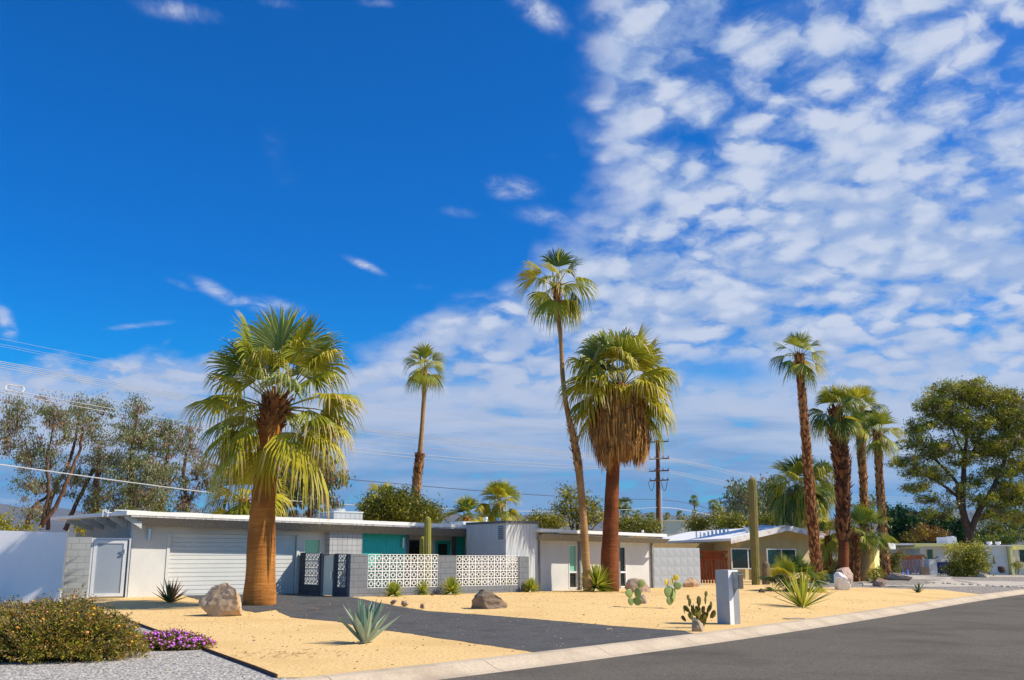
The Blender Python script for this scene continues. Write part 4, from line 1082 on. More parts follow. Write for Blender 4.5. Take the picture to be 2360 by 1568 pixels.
# ------------------------------------------------------------------ palms
LG = leafmat('palm_green', (.23, .26, .018), (.33, .35, .03), 1.5)
LY = leafmat('palm_yellow_green', (.42, .38, .02), (.56, .49, .035), 1.5)
LD = leafmat('palm_deep_green', (0.060, 0.112, 0.018), (0.105, 0.180, 0.030), 1.5)
LT = leafmat('palm_straw_tip', (.52, .38, .13), (.62, .46, .20), 3, .2)
LB = leafmat('palm_dead_thatch', (.42, .20, .05), (.60, .34, .10), 3, .15, .8, .1)
PT = leafmat('palm_petiole', (.28, .26, .05), (.36, .30, .06), 3, .1)
PO = mat('orange_petiole', (.48, .20, .05), (.55, .26, .07), 3, rough=.5)
LGY = leafmat('palm_pale_green', (.24, .31, .09), (.33, .40, .12), 1.5)
def trunkmat(name, c1, c2, c3, rings=True):
    m, nt, b = nodes(name); L = nt.links; b.inputs['Roughness'].default_value = .8; b.inputs['Specular IOR Level'].default_value = .15
    tc = nt.nodes.new('ShaderNodeTexCoord'); mp = nt.nodes.new('ShaderNodeMapping'); L.new(tc.outputs['Object'], mp.inputs[0]); mp.inputs['Scale'].default_value = (.9, .9, 9)
    n = nt.nodes.new('ShaderNodeTexNoise'); n.inputs['Scale'].default_value = 2; n.inputs['Detail'].default_value = 5; n.inputs['Roughness'].default_value = .65; L.new(mp.outputs[0], n.inputs['Vector'])
    mp2 = nt.nodes.new('ShaderNodeMapping'); L.new(tc.outputs['Object'], mp2.inputs[0]); mp2.inputs['Scale'].default_value = (14, 14, 1.2)
    n2 = nt.nodes.new('ShaderNodeTexNoise'); n2.inputs['Scale'].default_value = 1; n2.inputs['Detail'].default_value = 4; L.new(mp2.outputs[0], n2.inputs['Vector'])
    n3 = nt.nodes.new('ShaderNodeTexNoise'); n3.inputs['Scale'].default_value = 1.1; n3.inputs['Detail'].default_value = 4; L.new(tc.outputs['Object'], n3.inputs['Vector'])
    r = nt.nodes.new('ShaderNodeValToRGB'); L.new(n.outputs[0], r.inputs[0]); e = r.color_ramp.elements; e[0].position = .33; e[1].position = .66; e[0].color = (*c1, 1); e[1].color = (*c2, 1)
    mx = nt.nodes.new('ShaderNodeMix'); mx.data_type = 'RGBA'; r2 = nt.nodes.new('ShaderNodeValToRGB'); L.new(n3.outputs[0], r2.inputs[0]); r2.color_ramp.elements[0].position = .45; r2.color_ramp.elements[1].position = .7
    L.new(r2.outputs[0], mx.inputs[0]); L.new(r.outputs[0], mx.inputs[6]); mx.inputs[7].default_value = (*c3, 1); L.new(mx.outputs[2], b.inputs['Base Color'])
    ad = nt.nodes.new('ShaderNodeMath'); ad.operation = 'ADD'; L.new(n.outputs[0], ad.inputs[0])
    ml = nt.nodes.new('ShaderNodeMath'); ml.operation = 'MULTIPLY'; L.new(n2.outputs[0], ml.inputs[0]); ml.inputs[1].default_value = .5; L.new(ml.outputs[0], ad.inputs[1])
    bp = nt.nodes.new('ShaderNodeBump'); bp.inputs['Strength'].default_value = .9; bp.inputs['Distance'].default_value = .03; L.new(ad.outputs[0], bp.inputs['Height']); L.new(bp.outputs[0], b.inputs['Normal'])
    return m
TK_o = trunkmat('trunk_orange_brown', (.36, .13, .025), (.52, .22, .05), (.20, .075, .02))
TK_r = trunkmat('trunk_red_brown', (.17, .05, .016), (.27, .085, .028), (.09, .03, .012))
TK_t = trunkmat('trunk_tan', (.34, .19, .08), (.44, .27, .12), (.28, .14, .05))
BT_l = mat('leaf_boot_light', (.34, .14, .04), (.50, .25, .09), 4, rough=.8); BT_d = mat('leaf_boot_dark', (.11, .04, .016), (.2, .08, .03), 4, rough=.9); BT_m = mat('leaf_boot_mid', (.17, .065, .022), (.30, .13, .05), 4, rough=.9); BT_k = mat('leaf_boot_black', (.045, .018, .01), (.09, .035, .018), 4, rough=.9)

def frond(mb, base, az, el, Lp, Rb, nseg=30, droop=.5, twist=0.0, fine=True, mleaf=0, mpet=1, mtip=2, tip=.0, pw=.02, bend=.18, spread=2.0, rnd=None):
    rnd = rnd or random
    d = Vector((math.cos(az) * math.cos(el), math.sin(az) * math.cos(el), math.sin(el)))
    p = Vector(base); pts = [p.copy()]
    for k in range(4):
        p = p + d * (Lp / 4); pts.append(p.copy()); d.z -= bend * (1.0 - abs(d.z) * .6) / 4 * 2; d.normalize()
    if pw > 0: mb.tube(pts, [pw * 1.3, pw * 1.1, pw, pw * .8, pw * .5], 4, mpet, caps=False)
    s = d.cross(Vector((0, 0, 1)))
    s = s.normalized() if s.length > .05 else Vector((-math.sin(az), math.cos(az), 0))
    nrm = s.cross(d)
    if twist:
        s2 = s * math.cos(twist) + nrm * math.sin(twist); nrm = s2.cross(d); s = s2
    D, Sx, N = (np.array(v) for v in (d, s, nrm)); P = np.array(p)
    th = np.linspace(-spread, spread, nseg) + np.array([rnd.uniform(-.03, .03) for _ in range(nseg)])
    L = Rb * (.66 + .34 * np.cos(th * .62)) * np.array([rnd.uniform(.9, 1.06) for _ in range(nseg)])
    E = np.cos(th)[:, None] * D + np.sin(th)[:, None] * Sx
    Tn = -np.sin(th)[:, None] * D + np.cos(th)[:, None] * Sx
    r = np.array([.03, .30, .52, .74, 1.0]); g = np.array([0, .0, .05, .24, .68]) * droop; hr = r * (1 - np.array([0, 0, .01, .07, .26]) * min(droop, 1.2))
    wd = np.array([.035, .30, .40, .25, .02]) * (2 * spread * .5 / nseg) * Rb * 1.25
    dj = np.array([rnd.uniform(.6, 1.35) for _ in range(nseg)])
    cup = .26 * np.abs(np.sin(th)) ** 1.2
    mid = P + E[:, None, :] * (hr[None, :, None] * L[:, None, None]) - N * ((cup * L)[:, None, None] * r[None, :, None])
    mid[:, :, 2] -= g[None, :] * L[:, None] * dj[:, None]
    lj = np.array([rnd.uniform(-.06, .06) for _ in range(nseg)]); mid += Tn[:, None, :] * (lj * L)[:, None, None] * (np.array([0, 0, .2, .6, 1]))[None, :, None]
    a = mid + Tn[:, None, :] * wd[None, :, None]; b = mid - Tn[:, None, :] * wd[None, :, None]
    nr = 5
    if fine:
        fold = N * (wd * .8)[None, :, None]
        a = a - fold; b = b - fold
        V = np.stack([a, mid, b], axis=2)          # nseg,nr,3,3
        F = []
        M = []
        for i in range(nseg):
            for j in range(nr - 1):
                o_ = (i * nr + j) * 3
                F.append((o_, o_ + 1, o_ + 4, o_ + 3)); F.append((o_ + 1, o_ + 2, o_ + 5, o_ + 4))
                mm = mtip if (j == nr - 2 and rnd.random() < tip) else mleaf
                M += [mm, mm]
    else:
        V = np.stack([a, b], axis=2); F = []; M = []
        for i in range(nseg):
            for j in range(nr - 1):
                o_ = (i * nr + j) * 2; F.append((o_, o_ + 1, o_ + 3, o_ + 2)); M.append(mtip if (j == nr - 2 and rnd.random() < tip) else mleaf)
    mb.addnp(V, np.array(F), M)

def smooth_path(P, n):
    Q = [Vector(p) for p in P]; out = []
    for u in np.linspace(0, len(Q) - 1, n):
        i = min(int(u), len(Q) - 2); f_ = u - i
        p0 = Q[max(i - 1, 0)]; p1 = Q[i]; p2 = Q[i + 1]; p3 = Q[min(i + 2, len(Q) - 1)]
        out.append(.5 * ((2 * p1) + (p2 - p0) * f_ + (2 * p0 - 5 * p1 + 4 * p2 - p3) * f_ ** 2 + (3 * p1 - p0 - 3 * p2 + p3) * f_ ** 3))
    return out
def boots(mb, path, rads, dens, size, m1, m2, out=.8):
    """overlapping stubs of old leaf bases"""
    size *= .68; dens *= 2.0
    tot = sum((b - a).length for a, b in zip(path, path[1:])); n = int(tot * dens)
    for i in range(n):
        u = (i + random.random()) / n * (len(path) - 1.001); k = int(u); f_ = u - k
        p = path[k].lerp(path[k + 1], f_); r = rads[k] + (rads[k + 1] - rads[k]) * f_
        t = (path[k + 1] - path[k]).normalized(); ang = i * 2.399 + random.uniform(-.3, .3)
        d = Vector((math.cos(ang), math.sin(ang), 0)); d = (d - t * d.dot(t)).normalized(); s = t.cross(d)
        sz = size * random.uniform(.6, 1.4); c = p + d * r * .9
        w = sz * .42; tipp = c + d * sz * out * random.uniform(.4, 1.3) + t * sz * random.uniform(.6, 1.4) + s * w * random.uniform(-.5, .5)
        V = [c - s * w - t * sz * .3, c + s * w - t * sz * .3, tipp + s * w * .4, tipp - s * w * .4, c + d * sz * .3 - t * sz * .25]
        mb.add(V, [(0, 1, 2, 3), (0, 4, 1), (0, 3, 4), (1, 4, 2), (4, 3, 2)], m1 if random.random() < .55 else m2)
def palm(name, trunk, Y, Rc, label, tmat, nf=30, elmin=-45, nseg=26, fine=False, leaf=(LG, LY, LD), wmix=(.45, .4, .15), droop=.6, boot=None, top_boot=0, tip=.15, pet=.36, skirt=None,
         hz=None, group=None, seed=1, extra=(), manual=(), bmats=None, spr=(.85, 1.25), zb=None, elmax=86, cat='palm tree', pw=.018, sparse=None):
    """trunk: list (px,py,halfwidth px) from base to crown"""
    rnd = random.Random(seed)
    P = [Vector(at(x, y, Y)) for x, y, w in trunk]; k = ppm(Y); rad = [w / k for _, _, w in trunk]
    P[0].z = min(P[0].z, zg(P[0].x, P[0].y)) - .05 if zb is None else zb
    n = max(8, int((P[-1].z - P[0].z) * 3)); path = smooth_path(P, n); rr = np.interp(np.linspace(0, len(P) - 1, n), range(len(P)), rad)
    rr = [x * (1 + rnd.uniform(-.03, .03)) for x in rr]
    root = thing(name, (P[0].x, P[0].y, P[0].z), label, cat, group)
    f = MB(); f.tube(path, rr, 20); f.build('trunk', tmat, root, True)
    if boot:
        for (u0, u1, dens, size, out) in boot:
            i0, i1 = int(u0 * (n - 1)), int(u1 * (n - 1)) + 1
            f = MB(); boots(f, path[i0:i1 + 1], rr[i0:i1 + 1], dens, size, 0, 1, out); f.build('leaf_boots', bmats or [BT_l, BT_d], root)
    c = path[-1]; r0 = rr[-1]
    mats = list(leaf) + [PT, LT, PO]
    f = MB()
    for i in range(nf):
        u = (i + .5) / nf; el = R(elmax + (elmin - elmax) * u ** (1.15 if Rc < 2 else .95)) + rnd.uniform(-.25, .25); az = i * 2.39996 + rnd.uniform(-.45, .45)
        x = rnd.random(); ml = 0 if x < wmix[0] else (1 if x < wmix[0] + wmix[1] else 2)
        if u > .75 and ml == 0 and Rc > 2: ml = 1 if wmix[1] > .2 else 0
        Lp = Rc * pet * rnd.uniform(.75, 1.25); Rb = Rc * (1 - pet) * rnd.uniform(.95, 1.3)
        b = c + Vector((math.cos(az) * r0 * .6, math.sin(az) * r0 * .6, -.35 * u * Rc * .3))
        frond(f, b, az, el, Lp, Rb, nseg, droop * (1.1 if u > .3 else .35 + u * 1.6) * rnd.uniform(.7, 1.25), rnd.uniform(-.7, .7), fine, ml, 3, 4, tip * (u + .3), pw, .16 + .2 * u, rnd.uniform(*spr), rnd)
    for (az, el, Lp, Rb, ml, dr) in manual:
        az = R(az) + rnd.uniform(-.08, .08); b = c + Vector((math.cos(az) * r0 * .6, math.sin(az) * r0 * .6, -.1 if el > 30 else -.35))
        frond(f, b, az, R(el), Lp, Rb * 1.14, nseg, dr, rnd.uniform(-.35, .35), fine, ml, 3, 4, tip * (.35 if el > 30 else .9), pw, .12 + (.15 if el < 40 else 0), rnd.uniform(1.5, 1.9), rnd)
    for (az, el, Lp, Rb, ml, dr, tw) in extra:
        frond(f, c + Vector((0, 0, -.3)), az, R(el), Lp, Rb, nseg + 2, dr, tw, fine, ml, 5 if el < -50 else 3, 4, .4, pw * 1.3, .15, 1.5, rnd)
    f.build('crown', mats, root)
    if skirt:
        z0, z1, rs, ns = skirt; f = MB()   # metres below crown centre, radius
        for i in range(ns):
            a = rnd.uniform(0, 2 * PI); u = rnd.random(); zt = c.z - z0 * u - .1; rt = r0 * .8 + (rs * .75) * (.25 + .5 * math.sin(PI * min(1, u + .25) * .75)) * rnd.uniform(.5, 1)
            rb = min(rs, rt + rs * .35) * rnd.uniform(.55, 1.0); ln = .72 + .34 * (.5 + noise.noise(Vector((math.cos(a) * 2.2, math.sin(a) * 2.2, seed))))
            zb_ = max(c.z - z1 * ln * rnd.uniform(.88, 1.05), zt - rnd.uniform(.9, 1.7)); w = rnd.uniform(.010, .022)
            a2 = a + rnd.uniform(-.15, .15); s = Vector((-math.sin(a), math.cos(a), 0)) * w
            p0 = Vector((c.x + math.cos(a) * rt, c.y + math.sin(a) * rt, zt)); p1 = Vector((c.x + math.cos(a2) * rb, c.y + math.sin(a2) * rb, (zt * .45 + zb_ * .55))); p2 = Vector((c.x + math.cos(a2) * rb * .94, c.y + math.sin(a2) * rb * .94, zb_))
            f.add([p0 - s, p0 + s, p1 + s * 1.6, p1 - s * 1.6, p2 + s * .4, p2 - s * .4], [(0, 1, 2, 3), (3, 2, 4, 5)], 0 if rnd.random() < .62 else 1)
        f.build('dead_leaf_skirt', [LB, mat('dark_thatch', (.20, .09, .03), (.28, .14, .05), 3, rough=.9)], root)
    return root

# the big palm in front of the garage
palm('palm_tree', [(597, 1398, 40), (599, 1360, 37), (601, 1310, 33), (603, 1230, 31), (608, 1140, 27), (618, 1040, 26), (626, 970, 29), (637, 918, 22)], 29.0, 2.55,
     'stout orange trunked palm with huge drooping yellow green fronds before the garage door', TK_o, nf=0, nseg=40, fine=True, leaf=(LG, LY, LGY),
     boot=[(.85, .99, 75, .30, 1.0)], bmats=[BT_m, BT_d], tip=.6, seed=4, pw=.022,
     manual=[(90, 86, 1.75, 1.45, 0, .15), (-75, 82, 1.5, 1.4, 2, .2), (200, 72, 1.6, 1.45, 0, .25), (140, 64, 1.65, 1.35, 2, .3), (-25, 68, 1.6, 1.4, 0, .3), (25, 62, 1.65, 1.4, 2, .35), (-95, 58, 1.15, 1.0, 1, .85), (172, 48, 1.4, 1.35, 0, .45), (-12, 46, 1.45, 1.3, 1, .6),
             (60, 52, 1.3, 1.3, 0, .4), (115, 54, 1.3, 1.3, 2, .4), (190, 22, 1.4, 1.35, 1, .6), (160, 30, 1.4, 1.3, 0, .55), (-8, 24, 1.45, 1.3, 1, .6), (20, 30, 1.4, 1.25, 2, .55), (-146, 16, .7, .85, 1, .7), (-30, 6, 1.2, 1.05, 0, .7), (176, 0, 1.35, 1.1, 2, .7),
             (6, 0, 1.4, 1.1, 1, .7), (-162, -44, 1.4, 1.5, 1, .8), (-14, -46, 1.45, 1.6, 1, .85), (-40, -38, 1.1, 1.5, 1, .9), (-174, -20, 1.25, 1.35, 1, .85), (-2, -18, 1.3, 1.35, 1, .85), (-150, -30, .9, 1.2, 1, .85), (-120, 40, .85, 1.05, 0, .8), (-68, 38, .85, 1.05, 2, .8), (-160, 38, 1.1, 1.2, 1, .6), (-24, 38, 1.15, 1.2, 0, .6), (45, 8, 1.3, 1.1, 0, .6), (-50, 66, 1.2, 1.2, 1, .5), (-130, 62, 1.15, 1.2, 0, .5), (80, 72, 1.4, 1.3, 0, .2), (0, 58, 1.45, 1.25, 0, .4), (180, 60, 1.4, 1.25, 0, .4),
             (92, 18, 1.2, 1.1, 0, .6), (135, 8, 1.3, 1.1, 0, .6), (15, 12, 1.3, 1.15, 0, .6), (150, -28, 1.2, 1.1, 1, .6), (28, -28, 1.2, 1.15, 1, .6)],
     extra=[(R(-106), -70, 1.35, 1.5, 1, .2, 0), (R(-178), -58, 1.5, 1.45, 1, .5, 0)])
# skirted palm in front of the right wing
palm('palm_tree', [(1404, 1358, 23), (1405, 1300, 21), (1408, 1200, 17.5), (1412, 1100, 15.5), (1418, 1000, 15), (1427, 884, 15)], 38.5, 2.62,
     'thick dark red trunked palm with a shaggy skirt of brown dead fronds', TK_r, nf=34, elmin=14, nseg=28, fine=True, leaf=(LG, LY, LGY), wmix=(.42, .33, .25), droop=.62, tip=.3, pet=.46, seed=9, spr=(1.3, 1.7),
     skirt=(2.2, 3.5, 1.32, 6500), manual=[(0, -15, 1.2, 1.3, 0, .8), (180, -15, 1.2, 1.3, 1, .8), (10, -38, 1.3, 1.2, 0, .9), (172, -38, 1.3, 1.2, 1, .9), (-15, -5, 1.2, 1.3, 1, .8), (195, -2, 1.2, 1.3, 0, .8), (-50, 26, .7, 1.0, 1, .9), (-120, 24, .7, 1.0, 1, .9)])
# tall leaning smooth palm
palm('palm_tree', [(1356, 1350, 12), (1351, 1300, 9.5), (1346, 1220, 9), (1338, 1120, 8.5), (1331, 1060, 10), (1320, 1000, 8), (1306, 940, 6), (1297, 870, 5.5), (1293, 790, 5), (1287, 720, 5.5), (1281, 655, 10)], 38.0, 1.62,
     'very tall slender leaning palm, the tallest, with a small round crown', TK_t, nf=22, elmin=-42, nseg=24, leaf=(LG, LY, LD), droop=.7, boot=[(.36, .52, 14, .16, .9), (.93, 1, 60, .14, 1.1)], tip=.12, pet=.38, seed=12, elmax=80)
# thin palm beyond the roof
palm('palm_tree', [(954, 1215, 10), (959, 1140, 9), (966, 1065, 9), (968, 1045, 6.5), (973, 980, 5), (978, 900, 5), (980, 846, 6)], 62.0, 1.62,
     'slender palm with a rough lower trunk rising behind the middle of the grey house roof', TK_t, nf=22, elmin=-45, nseg=22, droop=.6, boot=[(0.02, .47, 26, .24, .8)], tip=.05, seed=15, zb=-.2, elmax=84)
# right tall with boots
palm('palm_tree', [(1884, 1345, 14), (1880, 1290, 12), (1872, 1200, 11.5), (1865, 1120, 11), (1859, 1040, 9.5), (1853, 960, 9), (1846, 880, 9), (1842, 818, 11)], 50.0, 1.52,
     'tall palm with a rough orange brown boot covered trunk right of the saguaro', TK_r, nf=17, elmin=-42, nseg=24, leaf=(LG, LY, LD), wmix=(.5, .25, .25), droop=.55, boot=[(.0, 1.0, 60, .19, .55)], tip=.05, seed=21, elmax=82)
palm('palm_tree', [(1943, 1330, 14), (1944, 1260, 11), (1943, 1190, 13), (1942, 1100, 15), (1936, 1040, 18), (1930, 985, 13), (1925, 948, 9)], 52.0, 1.75,
     'palm with bulging dark trunk of broken leaf bases in the right hand cluster', TK_r, nf=30, elmin=-42, nseg=26, leaf=(LG, LY, LD), wmix=(.55, .2, .25), droop=.6, boot=[(.2, 1.0, 60, .34, .8)], tip=.06, seed=22, bmats=[BT_m, BT_k])
palm('palm_tree', [(1996, 1330, 9), (1992, 1250, 8), (1990, 1120, 8), (1985, 1040, 9), (1982, 985, 9), (1980, 940, 9)], 60.0, 1.7,
     'middle palm of the right hand cluster with a dense bright crown', TK_o, nf=34, elmin=-50, nseg=24, leaf=(LG, LY, LD), wmix=(.45, .35, .2), droop=.6, boot=[(0.1, 1.0, 34, .22, .6)], tip=.06, seed=23)
palm('palm_tree', [(2041, 1332, 12), (2037, 1260, 9), (2030, 1150, 8), (2025, 1060, 8), (2022, 998, 9)], 57.0, 1.6,
     'rightmost palm of the cluster, leaning slightly, beside the big pine', TK_t, nf=24, elmin=-45, nseg=24, leaf=(LG, LY, LD), wmix=(.5, .25, .25), droop=.6, boot=[(0.05, 1.0, 34, .22, .6)], tip=.06, seed=24)
palm('palm_tree', [(1838, 1300, 10), (1838, 1200, 10), (1840, 1120, 10)], 60.0, 2.25, 'broad leafy palm crown behind the tall boot covered trunk', TK_r, nf=44, elmin=-70, nseg=24, leaf=(LG, LY, LD), wmix=(.4, .3, .3), droop=.8, tip=.15, seed=25,
     skirt=(1.2, 3.2, 1.1, 700))
palm('palm_tree', [(1912, 1325, 8), (1910, 1270, 8), (1908, 1235, 8)], 55.0, 1.25, 'small low palm behind the bulging dark trunk', TK_r, nf=22, elmin=-60, nseg=22, leaf=(LG, LY, LD), droop=.7, seed=26)
palm('palm_tree', [(1900, 1245, 6), (1900, 1160, 6), (1903, 1110, 6)], 64.0, 1.55, 'mid height palm with pale hanging fronds left of the bulging trunk', TK_r, nf=28, elmin=-70, nseg=22, leaf=(LG, LY, LD), droop=.8, seed=27)
palm('palm_tree', [(1967, 1328, 12), (1970, 1280, 11), (1976, 1225, 9)], 53.0, 1.35, 'short rough trunked palm, left one of a low pair', TK_r, nf=20, elmin=-25, nseg=28, leaf=(LG, LY, LD), wmix=(.6, .1, .3), droop=.35, boot=[(0, 1, 50, .2, .6)], seed=28)
palm('palm_tree', [(1990, 1328, 12), (1996, 1270, 9), (2006, 1222, 9)], 54.0, 1.5, 'short palm with wide glossy fans, right one of a low pair', TK_t, nf=20, elmin=-30, nseg=28, leaf=(LG, LY, LD), wmix=(.6, .1, .3), droop=.35, seed=29)
# foreground fan palm clump
palm('fan_palm', [(1818, 1364, 9), (1818, 1352, 9), (1819, 1338, 7)], 39.0, 1.18, 'low bushy fan palm on two short trunks behind the big spiky yucca', TK_o, spr=(1.5, 1.9), nf=17, elmin=-30, nseg=34, fine=True, leaf=(LG, LY, LD), wmix=(.35, .25, .4), droop=.22, tip=.05, pet=.5, seed=31, boot=[(0, 1, 60, .12, .6)], cat='palm')
palm('fan_palm', [(1843, 1366, 10), (1845, 1352, 9), (1850, 1335, 7)], 39.3, 1.15, 'low fan palm with dark stubby trunk, right one of the clump behind the spiky yucca', TK_r, spr=(1.5, 1.9), nf=15, elmin=-30, nseg=34, fine=True, leaf=(LG, LY, LD), wmix=(.35, .25, .4), droop=.22, tip=.05, pet=.5, seed=32, boot=[(0, 1, 60, .12, .6)], cat='palm')
# palms beyond the roof
palm('palm_tree', [(570, 1300, 12), (566, 1200, 12), (562, 1150, 12)], 48.0, 2.35, 'yellow green palm half hidden behind the stout front palm and the garage roof', TK_o, nf=34, elmin=-60, nseg=26, leaf=(LG, LY, LD), wmix=(.25, .6, .15), droop=.7, tip=.2, seed=41, zb=0)
palm('palm_tree', [(884, 1290, 8), (884, 1200, 8), (884, 1152, 8)], 66.0, 1.45, 'palm crown poking above the dense round bush behind the house', TK_t, nf=22, elmin=-60, nseg=20, droop=.6, seed=42, zb=0)
palm('palm_tree', [(1154, 1290, 8), (1153, 1200, 8), (1150, 1160, 8)], 60.0, 1.65, 'bright green palm behind the white roof vents', TK_o, nf=34, elmin=-50, nseg=24, wmix=(.4, .5, .1), droop=.6, seed=43, zb=0)
palm('palm_tree', [(1078, 1290, 8), (1076, 1230, 8), (1074, 1192, 8)], 58.0, 1.45, 'lower leafy palm left of the bright green palm behind the roof', TK_o, nf=28, elmin=-45, nseg=24, wmix=(.5, .4, .1), droop=.5, seed=44, zb=0)
far = [(1442, 1163, 1200, 20, 115, 'far palm with a visible crown just right of the red trunk'), (1424, 1160, 1200, 16, 118, 'far palm half hidden by the thick red trunk'), (1600, 1152, 1212, 12.5, 190, 'small far palm, leftmost of three standing above the trees'), (1643, 1163, 1215, 13.5, 185, 'small far palm, middle one of three above the trees'), (1659, 1166, 1215, 12.5, 200, 'small far palm, rightmost of three above the trees'),
       (1568, 1189, 1215, 13, 150, 'far palm top peeking over the cream building roof'), (1518 + 18, 1192, 1215, 11, 150, 'tiny far palm top right behind the utility pole'), (1500, 1190, 1215, 12, 140, 'tiny far palm top just left of the utility pole'), (1468, 1187, 1215, 14, 120, 'spiky low palm top in the hedge near the red trunk')]
for i, (px, py, yb, rp_, Y, lab) in enumerate(far):
    palm('palm_tree', [(px + 3, yb + 60, 2.2), (px + 2, yb, 2), (px, py, 2)], Y, rp_ / ppm(Y) * 1.12, lab, TK_t, nf=20, elmin=-55, nseg=12, droop=.5, seed=60 + i, zb=0, tip=0, pw=.03, group='distant palms above the trees', leaf=(LD, LG, LD), wmix=(.4, .4, .2))

# ------------------------------------------------------------------ trees and shrubs
def leafcards(n_, cen, rad, size, asp=.5, droop=False, seed=0, up=.0):
    """cen: (N,3) clump centres, rad: scalar/array clump radius ; n_ leaves per clump"""
    r = np.random.default_rng(seed); N = len(cen) * n_
    c = np.repeat(cen, n_, 0) + r.normal(0, 1, (N, 3)) * (np.repeat(rad, n_)[:, None] if hasattr(rad, '__len__') else rad) * np.array([1, 1, .75]) * .55
    a = r.normal(0, 1, (N, 3)); a /= np.linalg.norm(a, axis=1)[:, None]
    if droop: a = a * .45 + np.array([0, 0, -1.0]); a /= np.linalg.norm(a, axis=1)[:, None]
    if up: a = a + np.array([0, 0, up]); a /= np.linalg.norm(a, axis=1)[:, None]
    b = np.cross(a, r.normal(0, 1, (N, 3))); b /= np.linalg.norm(b, axis=1)[:, None]
    s = size * r.uniform(.6, 1.35, N)[:, None]
    A = a * s; B = b * s * asp * .5
    V = np.stack([c - A * .5, c + B, c + A * .5, c - B], 1)
    F = np.arange(N * 4).reshape(N, 4)
    return V, F
EL1 = leafmat('eucalyptus_grey_green', (0.191, 0.217, 0.115), (0.281, 0.294, 0.166), .8, .25); EL2 = leafmat('eucalyptus_olive', (0.111, 0.148, 0.037), (0.184, 0.209, 0.055), .8, .25); EL3 = leafmat('eucalyptus_reddish', (0.270, 0.149, 0.095), (0.351, 0.216, 0.135), .8, .25)
SG1 = leafmat('olive_leaf', (.20, .205, .014), (.28, .275, .022), .7, .3); SG2 = leafmat('deep_leaf', (.075, .09, .010), (.12, .135, .014), .7, .3); SG3 = leafmat('golden_leaf', (0.338, 0.299, 0.023), (0.468, 0.390, 0.039), .7, .3)
CG1 = leafmat('cypress_green', (0.017, 0.077, 0.011), (0.028, 0.126, 0.020), 1, .15); CG2 = leafmat('cypress_dark', (.006, .025, .006), (.012, .04, .01), 1, .1)
BR1 = leafmat('rusty_leaf', (.22, .09, .02), (.30, .14, .03), 1, .25)
DRY = leafmat('dead_twig_leaf', (.26, .20, .15), (.34, .27, .21), 1, .2)
YL = leafmat('bright_yellow_leaf', (.42, .40, .03), (.55, .50, .05), 1, .35)
BK1 = mat('eucalyptus_bark', (.055, .035, .03), (.20, .11, .07), 2.5, rough=.9, bump=.4, stretch=(2, 2, .6)); BK2 = mat('dark_bark', (.055, .035, .025), (.10, .06, .04), 3, rough=.9, bump=.5, stretch=(3, 3, .6))
BKP = mat('pine_bark', (.08, .05, .035), (.15, .09, .06), 3, rough=.9, bump=.5, stretch=(3, 3, .6))
def tree(name, Y, base, blobs, label, cat, mats, bark, size=.2, per=26, nclump=60, depth=None, wts=None, limbs=None, asp=.45, droop=False, tr=.22, seed=1, group=None, crad=.16, zb=None, shell=.55, twigs=0):
    """blobs: (px,py,rx,ry[,share]) ellipses of foliage in 2360-frame pixels at depth Y. base: trunk base pixel. limbs: list of pixel polylines with half widths"""
    r = np.random.default_rng(seed); rnd = random.Random(seed); k = ppm(Y)
    b = at(base[0], base[1], Y); z0 = zg(b.x, b.y) - .1 if zb is None else zb
    root = thing(name, (b.x, b.y, z0), label, cat, group)
    f = MB()
    if limbs is None:
        limbs = []
        for (px, py, rx, ry, *_) in blobs[:7]:
            limbs.append([(base[0], base[1], tr * k), ((base[0] * .6 + px * .4), (base[1] * .45 + py * .55), tr * k * .6), (px, py, tr * k * .18)])
    for L_ in limbs:
        P = [Vector(at(x, y, Y)) for x, y, w in L_]
        for i in range(1, len(P)): P[i].y += rnd.uniform(-.5, .5) * (1 if i > 1 else .3)
        if len(L_[0]) and L_[0][1] >= base[1] - 2: P[0].z = z0
        n = 4 * len(P); path = smooth_path(P, n); rr = np.interp(np.linspace(0, len(P) - 1, n), range(len(P)), [w / k for _, _, w in L_])
        for i in range(1, n - 1): path[i] = path[i] + Vector((rnd.uniform(-1, 1), rnd.uniform(-1, 1), 0)) * .05
        f.tube(path, rr, 8)
    # twigs into the blobs
    cenall = []
    for bl in blobs:
        px, py, rx, ry = bl[:4]; sh = bl[4] if len(bl) > 4 else 1.0
        c0 = np.array(at(px, py, Y)); Rx, Rz = rx / k, ry / k; Ry = (depth or min(Rx, Rz * 1.2))
        n = max(3, int(nclump * sh * (rx * ry) / (40 * 40)))
        q = r.normal(0, 1, (n, 3)); q /= np.linalg.norm(q, axis=1)[:, None]; q *= (r.uniform(0, 1, n) ** shell)[:, None]
        q = c0 + q * np.array([Rx, Ry, Rz]); cenall.append(q)
        for j in range(min(twigs, n)):
            e = Vector(q[j]); s_ = Vector(c0) + Vector((0, 0, -Rz * .5)); m = (s_ + e) / 2 + Vector((rnd.uniform(-.2, .2), rnd.uniform(-.2, .2), rnd.uniform(-.1, .2)))
            f.tube([s_, m, e], [.05, .03, .012], 4, caps=False)
    f.build('trunk', bark, root, True)
    cen = np.concatenate(cenall); cen[:, 2] = np.maximum(cen[:, 2], z0 + .15)
    f = MB(); V, F = leafcards(per, cen, crad * 40 / 40 * (r.uniform(.6, 1.4, len(cen))) * 4, size, asp, droop, seed)
    w = np.array(wts or [1] + [0] * (len(mats) - 1), float); w /= w.sum()
    mi = np.repeat(r.choice(len(mats), len(cen), p=w), per); jit = r.random(len(mi)) < .15; mi[jit] = r.choice(len(mats), jit.sum(), p=w)
    f.addnp(V, F, mi.tolist()); f.build('crown', mats, root)
    return root
